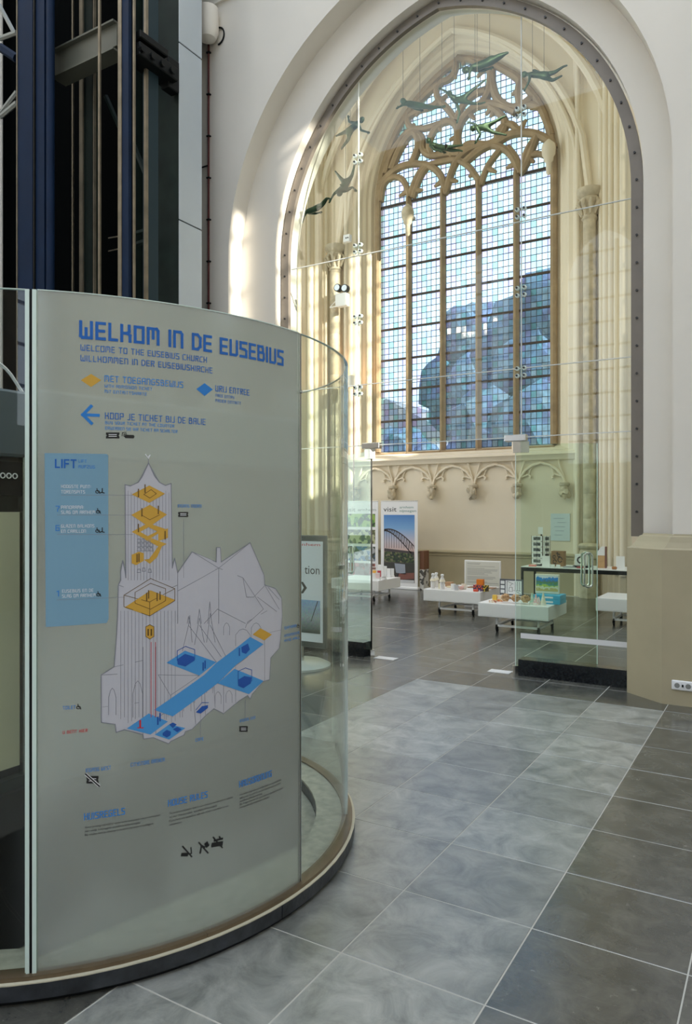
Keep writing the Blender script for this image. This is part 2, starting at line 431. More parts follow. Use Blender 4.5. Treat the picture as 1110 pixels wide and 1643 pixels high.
# blind arcade with corbels
NB = 5; bw = 4.62 / NB; bx0 = WX - 2.31
for k in range(NB + 1):
    xc = bx0 + k * bw
    # trunk and branching ribs
    m = MB()
    for sgn in (-1, 1):
        if (k == 0 and sgn < 0) or (k == NB and sgn > 0): continue
        P = [Vector((xc, 14.16, 2.16)), Vector((xc + sgn * .05, 14.16, 2.30)), Vector((xc + sgn * .16, 14.16, 2.43)), Vector((xc + sgn * .30, 14.16, 2.52)), Vector((xc + sgn * bw / 2, 14.16, 2.56))]
        m.tube(P, .028, 6)
        m.tube([P[1], Vector((xc + sgn * .10, 14.17, 2.30)), Vector((xc + sgn * .20, 14.17, 2.335)), Vector((xc + sgn * .25, 14.17, 2.30)), Vector((xc + sgn * .235, 14.17, 2.26))], [.02, .02, .02, .022, .03], 6)
        m.tube([Vector((xc + sgn * .03, 14.165, 2.30)), Vector((xc + sgn * .10, 14.165, 2.50)), Vector((xc + sgn * .13, 14.165, 2.62))], .017, 6)
        m.tube([Vector((xc + sgn * .30, 14.17, 2.52)), Vector((xc + sgn * .24, 14.17, 2.42)), Vector((xc + sgn * .22, 14.17, 2.335))], .015, 6)
    m.build('blind_tracery', PAINTW, wall_back)
    m = MB(); bm = bmesh.new(); bmesh.ops.create_icosphere(bm, subdivisions=3, radius=1)
    rs = random.Random(k * 13 + 1)
    cs = [(Vector((rs.uniform(-1, 1), rs.uniform(-1, .2), rs.uniform(-1, 1))).normalized(), rs.uniform(.15, .4)) for _ in range(16)]
    for v in bm.verts:
        d = 1.0
        for c_, a_ in cs: d += a_ * max(0, v.co.normalized().dot(c_) - .86) * 6 - (.10 if .80 < v.co.normalized().dot(c_) < .88 else 0)
        v.co = v.co * d; v.co = Vector((xc + v.co.x * .082, 14.10 + v.co.y * .085, 1.995 + v.co.z * .12))
    m.bm(bm, True); m.lathe([(.03, 1.86), (.05, 1.9)], (xc, 14.13), 10)
    m.lathe([(.075, 2.09), (.10, 2.11), (.105, 2.15), (.085, 2.17)], (xc, 14.13), 10, caps=True)
    m.build('corbel', STONEG, wall_back)

# ---- window_1
window = struct(thing('window_1', (WX, WY, WZB), '', ''))
for k_ in ('label', 'category'): del window[k_]
# stone frame, following the arch
m = MB(); fr = arch(WX, WH - .04, WZB, WZS, WR - .04); m.tube([(x, 14.56, z) for x, z in fr], .075, 8)
m.build('stone_frame', STONE, window)
LW = 2 * WH / 5
TR = .69
for k in range(1, 5):
    x = WX - WH + k * LW
    big = (k in (2, 3))
    a = .062
    m = MB(); zt = 8.55
    pl = [(x - a, 14.60), (x - a, 14.56), (x - .02, 14.46), (x + .02, 14.46), (x + a, 14.56), (x + a, 14.60), (x + .02, 14.69), (x - .02, 14.69)]
    n = len(pl); m.add([(p[0], p[1], WZB - .14) for p in pl] + [(p[0], p[1], zt) for p in pl], [(i, (i + 1) % n, n + (i + 1) % n, n + i) for i in range(n)])
    m.build('mullion', STONE, window)
for k in range(5):
    xa = WX - WH + k * LW + .06; xb = xa + LW - .12
    # sill block with recessed face
    BB(xa - .06 + .004, 14.42, WZB - .18, xb + .06 - .004, 14.60, WZB - .03, .012).build('sill_block', STONE, window)
    for r in range(8):
        z0 = WZB + r * TR + .01; z1 = z0 + TR - .02
        m = MB(); lead = MB(); nx, nz = 6, 5; dx, dz = (xb - xa) / nx, (z1 - z0) / nz
        for i in range(nx):
            for j in range(nz):
                g = .004; ty = random.uniform(-.004, .004)
                m.add([(xa + i * dx + g, WY + ty, z0 + j * dz + g), (xa + (i + 1) * dx - g, WY - ty, z0 + j * dz + g), (xa + (i + 1) * dx - g, WY - ty, z0 + (j + 1) * dz - g), (xa + i * dx + g, WY + ty, z0 + (j + 1) * dz - g)], [(0, 1, 2, 3)])
        for i in range(nx + 1): lead.box(xa + i * dx - .0045, WY - .006, z0, xa + i * dx + .0045, WY + .006, z1)
        for j in range(nz + 1): lead.box(xa, WY - .007, z0 + j * dz - .005, xb, WY + .007, z0 + j * dz + .005)
        p = m.build('leaded_panel', PANE, window, fix=False)
        lead.build('lead_came', LEAD, p)
        if r: B(xa - .05, WY - .05, z0 - .032, xb + .05, WY - .01, z0 + .012).build('saddle_bar', IRON, window)
    B(xa - .05, WY - .05, WZS - .035, xb + .05, WY - .01, WZS + .015).build('saddle_bar', IRON, window)
# glass in the tracery: panes in a grid clipped to the arch
m = MB(); lead = MB(); dx, dz = .112, .136
def archz(x, d=0):
    u = abs(x - WX); c = WR - WH
    q = (WR - d) ** 2 - (u + c) ** 2
    return WZS + math.sqrt(q) if q > 0 else WZS
nx = int(2 * WH / dx) + 1
for i in range(nx):
    xa = WX - WH + i * dx; xb = xa + dx - .008
    top = max(min(archz(xa + .01), archz(xb)), WZS)
    j = 0
    while WZS + j * dz < top:
        za = WZS + j * dz + .004; zb = min(za + dz - .008, top); ty = random.uniform(-.004, .004)
        if zb - za > .02: m.add([(xa, WY + ty, za), (xb, WY - ty, za), (xb, WY - ty, zb), (xa, WY + ty, zb)], [(0, 1, 2, 3)])
        j += 1
    lead.box(xa - .010, WY - .006, WZS, xa + .003, WY + .006, top)
j = 0
while WZS + j * dz < WZS + 2.75:
    z = WZS + j * dz; c = WR - WH; q = WR ** 2 - (z - WZS) ** 2; hwz = math.sqrt(q) - c
    if hwz > .05: lead.box(WX - hwz, WY - .007, z - .006, WX + hwz, WY + .007, z + .006)
    j += 1
p = m.build('tracery_glass', PANE, window, fix=False); lead.build('lead_came', LEAD, p)
# tracery bars traced as stone ribs on the window plane; crop coordinates of the measured window head
def q1(x, y, Y=14.56): return ony(560 + x * .34234, 60 + y * .34234, Y)
def smooth(P, it=2):
    P = [Vector(p) for p in P]
    for _ in range(it):
        Q = [P[0]]
        for a, b in zip(P, P[1:]): Q += [a * .75 + b * .25, a * .25 + b * .75]
        P = Q + [P[-1]]
    return P
BARS = [  # (radius, points)
 (.085, [(140, 700), (190, 640), (250, 600), (330, 590), (400, 610), (440, 660), (452, 740)]),
 (.085, [(452, 740), (470, 660), (500, 580), (560, 520), (640, 500), (720, 515), (770, 560), (800, 640)]),
 (.085, [(800, 640), (830, 600), (860, 520), (880, 465)]),
 (.095, [(540, 590), (620, 520), (690, 495), (760, 450), (850, 445), (920, 470), (965, 520)]),
 (.075, [(150, 770), (158, 700), (180, 665), (225, 650), (262, 675), (285, 750)]),
 (.07, [(285, 750), (300, 690), (330, 630), (360, 600)]),
 (.075, [(300, 755), (330, 660), (370, 600), (420, 585), (500, 570), (560, 600), (600, 660), (620, 690)]),
 (.07, [(460, 720), (480, 640), (510, 575)]),
 (.075, [(620, 690), (640, 620), (680, 560), (715, 520)]),
 (.07, [(800, 640), (790, 570), (745, 515)]),
 (.075, [(820, 620), (820, 560), (850, 500), (880, 470)]),
 (.07, [(820, 600), (850, 550), (905, 545), (960, 580)]),
 (.095, [(200, 620), (230, 540), (270, 470), (310, 440), (330, 500), (310, 560), (290, 600)]),
 (.08, [(170, 640), (190, 560), (240, 480), (290, 430), (360, 430), (440, 400), (500, 390)]),
 (.085, [(300, 440), (350, 470), (340, 530), (385, 560), (450, 545), (520, 545)]),
 (.085, [(385, 560), (370, 500), (400, 430), (450, 390), (500, 400), (510, 460), (500, 520), (470, 560)]),
 (.095, [(520, 545), (505, 460), (525, 390), (580, 330), (640, 310), (720, 320), (780, 350)]),
 (.085, [(520, 545), (550, 500), (600, 500), (660, 505), (720, 460), (740, 400), (700, 350), (660, 325)]),
 (.085, [(690, 495), (700, 430), (760, 400), (790, 440), (850, 450)]),
 (.095, [(600, 330), (640, 290), (660, 240), (665, 150), (640, 110)]),
 (.095, [(665, 150), (670, 220), (690, 290), (740, 330), (800, 330), (850, 290)]),
 (.085, [(800, 330), (790, 260), (800, 200), (830, 150)]),
 (.08, [(500, 100), (500, 160), (470, 200), (430, 210), (405, 250), (420, 300), (460, 330), (500, 390)]),
 (.08, [(420, 220), (380, 250), (330, 300), (280, 340), (270, 400), (300, 440)]),
 (.08, [(280, 370), (330, 340), (385, 330), (420, 300)]),
 (.08, [(850, 290), (880, 270), (900, 300), (920, 380), (950, 460)]),
 (.085, [(780, 350), (830, 310), (900, 330)]),
 (.08, [(500, 390), (530, 320), (560, 290), (600, 260), (640, 250)]),
 (.07, [(500, 100), (540, 90), (600, 120), (640, 150)]),
]
def inside(v, d=.03):
    v = v.copy(); c = WR - WH
    v.z = max(v.z, WZS - .02) if v.z < WZS else v.z
    q = (WR - d) ** 2 - (v.z - WZS) ** 2; hwz = math.sqrt(max(q, .01)) - c
    v.x = min(max(v.x, WX - hwz), WX + hwz); return v
BPTS = []
for r, P in BARS:
    L = [inside(p) for p in smooth([q1(*p) for p in P])]
    BPTS += L; MB().tube(L, r * .92, 8, flat=1.15).build('tracery_bar', STONE, window)
CUSPS = [(180, 745, 215, 770), (262, 735, 235, 745), (320, 720, 345, 715), (430, 705, 400, 700), (480, 655, 510, 675), (590, 655, 560, 655), (650, 640, 690, 632), (790, 610, 735, 615),
         (835, 590, 868, 585), (300, 500, 270, 495), (225, 560, 215, 520), (410, 470, 430, 440), (560, 400, 590, 385), (560, 470, 590, 500), (690, 400, 660, 375), (430, 250, 470, 260), (500, 130, 530, 130),
         (690, 300, 720, 300), (780, 300, 760, 270), (640, 200, 600, 190), (290, 350, 320, 355), (275, 400, 310, 405), (805, 400, 830, 385), (880, 320, 860, 330), (395, 540, 420, 520), (490, 500, 470, 480),
         (610, 345, 640, 365), (535, 200, 500, 190)]
for a_, b_, c_, d_ in CUSPS:
    q = inside(q1(c_, d_), .1); p = min(BPTS, key=lambda v: (v - q).length)
    if (p - q).length > .34: continue
    if (p - q).length < .12: q = p + (q - p).normalized() * .12
    MB().tube([p, p.lerp(q, .6), q], [.075, .05, .03], 8).build('cusp', STONE, window)
# two carved pendants hanging from mullion tops
for (px, py) in ((654, 345), (880, 243)):
    c = ony(px, py, 14.30); z = c.z
    m = MB().lathe([(.02, z - .46), (.05, z - .42), (.055, z - .22), (.09, z - .18), (.10, z - .10), (.13, z - .06), (.14, z + .06), (.12, z + .14), (.06, z + .2), (.02, z + .24)], (c.x, c.y), 12, caps=True)
    m.tube([(c.x, c.y, z), (c.x, 14.6, z + .02)], .05, 8)
    m.build('pendant_finial', STONEG if px < 700 else PAINTW, window)

# ---- chapel piers with clustered shafts, both sides of the window
def pier(sgn, name):
    o = MB()
    base = [(2.45, 14.2), (2.52, 14.12), (2.62, 14.12), (2.66, 14.16), (2.72, 14.16), (2.93, 14.10), (2.99, 14.02), (3.06, 13.94), (3.10, 13.80), (3.18, 13.78), (3.22, 13.66), (3.30, 13.62), (3.36, 13.5), (3.44, 13.44), (3.50, 13.25), (3.60, 13.2), (4.4, 13.2)]
    L = [(WX + sgn * x, y) for x, y in base]
    o.loft([(x, y, 0) for x, y in L], [(x, y, 13) for x, y in L])
    w_ = struct(o.build(name, PAINTW, fix=False))
    for (x, y, r) in ((2.56, 14.10, .05), (3.02, 13.98, .05), (3.14, 13.78, .06), (3.26, 13.63, .05), (3.40, 13.46, .06), (3.55, 13.22, .07)):
        MB().tube([(WX + sgn * x, y, .5), (WX + sgn * x, y, 12.5)], r, 10).build('roll_moulding', PAINTW, w_)
    x, y = WX + sgn * 2.80, 14.03
    t = .0
    o = MB(); zz = 1.02
    while zz < 7.1:
        z2 = min(zz + .46, 7.1); o.lathe([(.118, zz), (.122, zz + .008), (.122, z2 - .008), (.118, z2)], (x, y), 14); zz = z2
    o.build('shaft', STONEG, w_)
    o = MB().lathe([(.20, .0), (.20, .72), (.22, .74), (.22, .78), (.17, .90), (.21, .93), (.22, .97), (.19, 1.0), (.13, 1.02)], (x, y), 8, caps=True); o.build('shaft_base', STONEG, w_)
    o = MB().lathe([(.125, 7.05), (.15, 7.08), (.13, 7.12), (.16, 7.3), (.20, 7.42), (.17, 7.46), (.22, 7.50), (.24, 7.56), (.24, 7.62)], (x, y), 12, caps=True)
    for k in range(10):
        a = k * PI / 5; o.tube([(x + math.cos(a) * .14, y + math.sin(a) * .14, 7.14), (x + math.cos(a) * .19, y + math.sin(a) * .19, 7.27), (x + math.cos(a) * .23, y + math.sin(a) * .23, 7.33), (x + math.cos(a) * .19, y + math.sin(a) * .19, 7.40)], [.02, .045, .04, .02], 6)
    o.build('leaf_capital', STONEG, w_)
    # khaki dado on the pier
    L2 = [(a + sgn * -.012, b - .012) for a, b in L[4:]]
    MB().loft([(a, b, 0) for a, b in L2], [(a, b, .78) for a, b in L2]).build('dado', KHAKI, w_)
    return w_
wl = pier(-1, 'wall_pier_left'); wr2 = pier(1, 'wall_pier_right')
# ---- vault
HWX, HWY, YC = 3.62, 3.1, 10.85
def parch(u, hw, rise):
    R = (rise * rise + hw * hw) / (2 * hw); u = min(abs(u), hw); q = R * R - (u + R - hw) ** 2; return math.sqrt(max(q, 0))
def vz(x, y): return 7.6 + max(parch(x - WX, HWX, 4.9), parch(y - YC, HWY + .25, 4.9))
m = MB(); N = 72
xs = [WX - HWX + 2 * HWX * i / N for i in range(N + 1)]; ys = [YC - HWY - .05 + 2 * (HWY + .1) * i / N * 1.0 for i in range(N + 1)]
ys = [7.37 + (14.2 - 7.37) * i / N for i in range(N + 1)]
m.add([(x, y, vz(x, y)) for y in ys for x in xs], [(j * (N + 1) + i, j * (N + 1) + i + 1, (j + 1) * (N + 1) + i + 1, (j + 1) * (N + 1) + i) for j in range(N) for i in range(N)], True)
vault = struct(m.build('ceiling', PAINTW, fix=False))
for sx in (-1, 1):
    for sy in (-1, 1):
        P = []
        for i in range(25):
            t = i / 24; u = HWX * (1 - t); 
            z = parch(u, HWX, 4.9)
            # y where other barrel has the same height
            lo, hi = 0, HWY + .25
            for _ in range(24):
                mid = (lo + hi) / 2
                if parch(mid, HWY + .25, 4.9) > z: lo = mid
                else: hi = mid
            P.append((WX + sx * u, YC + sy * min(lo, 3.3), 7.6 + z - .05))
        MB().tube(P, .09, 8).build('vault_rib', PAINTW, vault)
for (d, r) in ((2.78, .075), (2.62, .045)):
    P = [(WX + s_, 14.12, 7.62 + parch(s_, d, 4.0)) for s_ in [-d + 2 * d * i / 40 for i in range(41)]]
    MB().tube(P, r, 8).build('wall_rib', PAINTW, vault)
P = [(x, 13.95, 7.6 + parch(x - WX, HWX - .3, 4.55)) for x in [WX - HWX + .3 + 2 * (HWX - .3) * i / 40 for i in range(41)]]
MB().tube(P, .08, 8).build('wall_rib', PAINTW, vault)
m = MB(); P = [(x, YC, vz(x, YC) - .03) for x in xs[::6]]; m.tube(P, .06, 6).build('ridge_rib', PAINTW, vault)
# the added chapel fill lights have no fixtures

# ================================================================== GLASS PARTITION
GY = 7.06
def zarch(x, xc, hw, R, zs):
    u = abs(x - xc); q = R * R - (u + R - hw) ** 2
    return zs + math.sqrt(max(q, 0))
part = thing('glass_partition', (AX, GY, 0), 'clear glass partition with brown steel frame filling the pointed arch', 'glass wall')
fo, fi = arch(AX, AH + .10, 0, ASZ, AR + .10, 30), arch(AX, AH, 0, ASZ, AR, 30)
def fidx(L, side, zmin):   # points above zmin
    return [p for p in L if p[1] >= zmin]
fo2 = [(fo[0][0], 1.38)] + fo[1:-1] + [(fo[-1][0], 1.38)]; fi2 = [(fi[0][0], 1.38)] + fi[1:-1] + [(fi[-1][0], 1.38)]
m = MB(); m.loft(at_y(fo2, 7.0), at_y(fi2, 7.0)); m.loft(at_y(fi2, 7.0), at_y(fi2, 7.05)); m.loft(at_y(fo2, 7.0), at_y(fo2, 7.05)); m.loft(at_y(fo2, 7.05), at_y(fi2, 7.05))
for i in (0, -1): m.add([(fo2[i][0], 7.0, 1.38), (fi2[i][0], 7.0, 1.38), (fi2[i][0], 7.05, 1.38), (fo2[i][0], 7.05, 1.38)], [(0, 1, 2, 3)])
frame = m.build('steel_frame', STEEL, part, fix=False)
# bolts along the frame
mid = [((a[0] + b[0]) / 2, (a[1] + b[1]) / 2) for a, b in zip(fo2, fi2)]
acc = 0; bolts = []
for a, b in zip(mid, mid[1:]):
    L = math.hypot(b[0] - a[0], b[1] - a[1]); s_ = .25 - acc
    while s_ < L:
        bolts.append((a[0] + (b[0] - a[0]) * s_ / L, a[1] + (b[1] - a[1]) * s_ / L)); s_ += .25
    acc = (acc + L) % .25
bm0 = MB().tube([(0, 0, 0), (0, -.012, 0)], .011, 8).build('bolt', BOLT, frame)
bm0.location = (bolts[0][0] - part.location.x, 7.0 - part.location.y, bolts[0][1])
bm0.data.transform(Matrix.Translation(Vector(part.location)))
for bx, bz in bolts[1:]:
    o = bm0.copy(); COL.objects.link(o); o.location = (bx - part.location.x, 7.0 - part.location.y, bz)
# pane layout
SXL, SXR = xat(575, GY), xat(836, GY)
ZH = [2.36, 2.45, 3.00, 4.55]
DX0, DX1 = -3.935, -2.30                        # the doorway
xsplit = [AX - AH, SXL, SXR, AX + AH]; zsplit = [2.34, 3.02, 4.47, 8.0]
def pane(x0, x1, z0, z1, g=.003, name='glass_pane'):
    m = MB(); n = 14; X = [x0 + g + (x1 - x0 - 2 * g) * i / n for i in range(n + 1)]
    T = [min(z1 - g, zarch(x, AX, AH, AR, ASZ) - .002) for x in X]
    if max(T) <= z0 + g: return None
    T = [max(t, z0 + g + .001) for t in T]
    for Y in (GY, GY + .012): m.loft([(x, Y, z0 + g) for x in X], [(x, Y, t) for x, t in zip(X, T)])
    m.loft([(x, GY, t) for x, t in zip(X, T)], [(x, GY + .012, t) for x, t in zip(X, T)])
    m.add([(X[0], GY, z0 + g), (X[0], GY + .012, z0 + g), (X[0], GY + .012, T[0]), (X[0], GY, T[0])], [(0, 1, 2, 3)])
    m.add([(X[-1], GY, z0 + g), (X[-1], GY + .012, z0 + g), (X[-1], GY + .012, T[-1]), (X[-1], GY, T[-1])], [(0, 1, 2, 3)])
    return m.build(name, GLASS, part)
for i in range(3):
    for j in range(3): pane(xsplit[i], xsplit[i + 1], zsplit[j], zsplit[j + 1])
pane(AX - AH, DX0 - .02, .16, 2.34); pane(DX1 + .06, AX + AH, .16, 2.34)
B(AX - AH, 6.98, 0, DX0 - .04, 7.14, .16).build('granite_kerb', GRANITE, part)
B(DX1 + .06, 6.98, 0, AX + AH, 7.14, .16).build('granite_kerb', GRANITE, part)
# thin frosted safety band on the fixed pane
B(DX1 + .06, GY - .002, .355, AX + AH - .01, GY - .0005, .405).build('safety_band', pm('white_film', (.8, .8, .8), .6), part)
# bright silicone joints
SIL = pm('pale_joint', (.70, .72, .68), .3)
for X in (SXL, SXR): B(X - .004, GY - .003, 2.34, X + .004, GY + .013, zarch(X, AX, AH, AR, ASZ)).build('joint_strip', SIL, part)
for Z in (3.02, 4.47): B(AX - AH, GY - .003, Z - .004, AX + AH, GY + .013, Z + .004).build('joint_strip', SIL, part)
B(AX - AH, GY - .003, 2.336, AX + AH, GY + .013, 2.344).build('joint_strip', SIL, part)
# clear four-bolt patch fittings
PLATE = pm('clear_plate', (.80, .82, .82), .2)
for px, pys in ((575, (255, 399, 513, 627)), (836, (180, 342, 468, 597))):
    for py in pys:
        c = ony(px, py, GY); s_ = .058
        p = BB(c.x - s_, GY - .03, c.z - s_, c.x + s_, GY - .02, c.z + s_, .004).build('patch_plate', GLASS, part)
        for a_ in (-1, 1):
            for b_ in (-1, 1):
                x, z = c.x + a_ * .036, c.z + b_ * .036
                q = MB().tube([(x, GY, z), (x, GY - .018, z)], .022, 10); q.build('spacer', PLATE, p)
                MB().tube([(x, GY - .03, z), (x, GY - .04, z)], .011, 8).build('bolt', BOLT, p)
# door patch rails at the head of the doorway
for X in (DX0, DX1):
    sgn = 1 if X == DX0 else -1
    BB(X - .10, GY - .03, 2.30, X + .12, GY + .045, 2.365, .006).build('head_fitting', CHROME, part)
# door leaves, folded back into the shop
def leaf(hx, ang, label):
    d = thing('glass_door', (hx, GY + .02, 0), label, 'door', 'glass door leaves')
    L = .80; ca, sa = math.cos(ang), math.sin(ang)
    def P(u, w_, z): return (hx + ca * u - sa * w_, GY + .02 + sa * u + ca * w_, z)
    def bx(u0, w0, z0, u1, w1, z1): m = MB().box(u0, w0, z0, u1, w1, z1); m.v = [P(*v) for v in m.v]; return m
    bx(0, -.006, .02, L, .006, 2.28).build('glass_leaf', GLASSD, d)
    bx(-.001, -.008, .02, .004, .008, 2.28).build('leaf_edge', BLACK if hx < -3 else EDGE, d); bx(L - .003, -.007, .02, L + .002, .007, 2.28).build('leaf_edge', EDGE, d)
    bx(-.03, -.03, 2.19, .13, .03, 2.30).build('hinge_patch', CHROME, d); bx(-.03, -.025, 0, .12, .025, .075).build('hinge_patch', CHROME, d)
    for w_ in (-.055, .055):
        u = L - .10; h = []
        for k in range(9): a = PI * k / 8; h.append((u - .038 * math.cos(a), w_, 1.16 + .038 * math.sin(a)))
        for k in range(9): a = PI * k / 8; h.append((u + .038 * math.cos(a), w_, .90 - .038 * math.sin(a)))
        mm = MB().tube([P(*q) for q in h], .010, 8, closed=True)
        for zz in (1.19, .87): mm.tube([P(u, 0, zz), P(u, w_, zz)], .009, 8)
        mm.build('handle', CHROME, d)
    return d
leaf(DX0, R_(143), 'glass door leaf left of the doorway, folded back, dark edge and looped handle')
leaf(DX1, R_(28), 'glass door leaf beside the khaki pillar, folded back into the shop')
B(-3.86, 6.99, 0.0, -3.62, 7.12, .004).build('threshold_strip', pm('pale_threshold', (.7, .7, .68), .4), part)
B(-2.56, 6.99, 0.0, -2.34, 7.12, .004).build('threshold_strip', pm('pale_threshold', (.7, .7, .68), .4), part)

# ================================================================== GLASS CYLINDER WITH SIGN
CX, CY, CR = -3.005, 2.478, 1.305
cyl = thing('glass_enclosure', (CX, CY, 0), 'round glass enclosure on a dark stone ring in front of the lift', 'glass enclosure')
A0, A1 = R_(-46.9), R_(-1.0)
ZG0, ZG1 = .085, 2.33
def curved(a0, a1, z0, z1, r0, r1, n=40):
    m = MB(); A = [a0 + (a1 - a0) * i / n for i in range(n + 1)]
    def c(r, z): return [(CX + r * math.cos(a), CY + r * math.sin(a), z) for a in A]
    m.loft(c(r1, z0), c(r1, z1), True); m.loft(c(r0, z0), c(r0, z1), True); m.loft(c(r0, z1), c(r1, z1)); m.loft(c(r0, z0), c(r1, z0))
    for k in (0, -1): m.add([c(r0, z0)[k], c(r1, z0)[k], c(r1, z1)[k], c(r0, z1)[k]], [(0, 1, 2, 3)])
    return m
sign = curved(A0 + .006, A1 - .004, ZG0, ZG1, CR - .012, CR).build('frosted_sign_panel', FROST, cyl)
for a0, a1 in ((A1 + .008, R_(30)), (R_(30.6), R_(88)), (R_(88.6), R_(150)), (R_(-150), A0 - .022)):
    g = curved(a0, a1, ZG0, ZG1, CR - .012, CR).build('curved_glass_panel', GLASS, cyl)
    for a in (a0, a1): curved(a - .0012, a + .0012, ZG0, ZG1, CR - .012, CR, 1).build('glass_edge', EDGE, g)
curved(A0 + .006, A1 - .004, ZG1, ZG1 + .003, CR - .013, CR + .001, 40).build('polished_top_edge', EDGE, sign)
for a0, a1 in ((A1 + .008, R_(88)), (R_(-150), A0 - .022)): curved(a0, a1, ZG1, ZG1 + .002, CR - .013, CR + .001, 40).build('polished_top_edge', EDGE, cyl)
# steel channels between the panels
curved(A0 - .020, A0 - .012, ZG0, ZG1, CR - .02, CR + .006, 1).build('edge_channel', EDGE, cyl)
curved(A0 - .011, A0 - .006, ZG0, ZG1, CR - .02, CR + .004, 1).build('edge_channel', BLACK, cyl)
curved(A0 - .005, A0 + .005, ZG0, ZG1, CR - .02, CR + .008, 1).build('edge_channel', EDGE, cyl)
curved(A1 - .003, A1 + .001, ZG0, ZG1, CR - .016, CR + .003, 1).build('edge_channel', CHROME, cyl)
curved(A1 + .0015, A1 + .007, ZG0, ZG1, CR - .016, CR + .001, 1).build('edge_channel', BLACK, cyl)
MB().tube([(CX + (CR + .0) * math.cos(A1), CY + CR * math.sin(A1), 2.09), (CX + (CR + .012) * math.cos(A1), CY + (CR + .012) * math.sin(A1), 2.09)], .006, 8).build('clip', CHROME, cyl)
# base ring: stone segments, bronze strip, inner ledge and terrazzo
DSTONE = pm('dark_kerb_stone', (.028, .032, .038), .4, var=.5, scale=14, bump=.3)
TRIM = pm('brown_bronze_trim', (.17, .125, .075), .38, .4, var=.15, scale=6)
PALE = pm('pale_terrazzo', (.46, .45, .36), .6, var=.22, scale=22)
segs = [-150, -97, -52.5, -7.5, 38, 80, 125, 150]
for a, b in zip(segs, segs[1:]):
    curved(R_(a) + .0015, R_(b) - .0015, .018, .070, CR - .16, CR + .034, 16).build('kerb_stone', DSTONE, cyl)
curved(R_(-150), R_(150), 0, .018, CR - .12, CR + .018, 60).build('shadow_gap', BLACK, cyl)
curved(R_(-150), R_(150), .070, .074, CR - .16, CR + .036, 60).build('pale_joint', pm('pale_mortar', (.6, .56, .42), .6), cyl)
for a, b in ((-150, -22), (-21.9, 40), (40.1, 150)): curved(R_(a), R_(b), .074, .088, CR - .03, CR + .022, 30).build('bronze_strip', TRIM, cyl)
curved(R_(-150), R_(150), .072, .080, CR - .16, CR - .03, 60).build('inner_ledge', PALE, cyl)
m = MB(); m.lathe([(0.01, .012), (CR - .16, .012)], (CX, CY), 64); m.build('terrazzo_floor', PALE, cyl)

# ---- sign print -------------------------------------------------------
def cyl_uv(px, py, R=CR):
    d = ray(px, py); a = d.x ** 2 + d.y ** 2; b = -2 * (d.x * CX + d.y * CY); k = CX * CX + CY * CY - R * R
    D = max(b * b - 4 * a * k, 0); t = (-b - math.sqrt(D)) / 2 / a
    return (math.atan2(d.y * t - CY, d.x * t - CX) * R, HC + d.z * t)
def wrap(s, z, lift=.001):
    a = s / CR; r = CR + lift; return (CX + r * math.cos(a), CY + r * math.sin(a), z)
def pip(p, poly):
    x, y = p; c = False; n = len(poly)
    for i in range(n):
        x1, y1 = poly[i]; x2, y2 = poly[i - 1]
        if (y1 > y) != (y2 > y) and x < (x2 - x1) * (y - y1) / (y2 - y1) + x1: c = not c
    return c
def decal_poly(mb, poly, lift=.001):
    xs_ = [p[0] for p in poly]; x0, x1 = min(xs_), max(xs_); zs_ = [p[1] for p in poly]; z0, z1 = min(zs_) - .01, max(zs_) + .01
    V = [Vector(p) for p in poly]; E = [(i, (i + 1) % len(poly)) for i in range(len(poly))]
    k = int((x1 - x0) / .05)
    for i in range(1, k + 1):
        x = x0 + (x1 - x0) * i / (k + 1); V += [Vector((x, z0)), Vector((x, z1))]; E.append((len(V) - 2, len(V) - 1))
    r = delaunay_2d_cdt(V, E, [], 0, 1e-6)
    vs, fs = r[0], r[2]
    keep = [f for f in fs if pip(((vs[f[0]].x + vs[f[1]].x + vs[f[2]].x) / 3, (vs[f[0]].y + vs[f[1]].y + vs[f[2]].y) / 3), poly)]
    mb.add([wrap(v.x, v.y, lift) for v in vs], keep)
def decal_line(mb, pts, wd, lift=.0016):
    for a, b in zip(pts, pts[1:]):
        L = math.hypot(b[0] - a[0], b[1] - a[1])
        if L < 1e-6: continue
        nx, nz = -(b[1] - a[1]) / L * wd / 2, (b[0] - a[0]) / L * wd / 2
        ex, ez = (b[0] - a[0]) / L * wd / 2, (b[1] - a[1]) / L * wd / 2
        k = max(1, int(L / .06)); vs = []
        for i in range(k + 1):
            t = i / k; x = a[0] - ex + (b[0] - a[0] + 2 * ex) * t; z = a[1] - ez + (b[1] - a[1] + 2 * ez) * t
            vs += [wrap(x + nx, z + nz, lift), wrap(x - nx, z - nz, lift)]
        mb.add(vs, [(2 * i, 2 * i + 1, 2 * i + 3, 2 * i + 2) for i in range(k)])
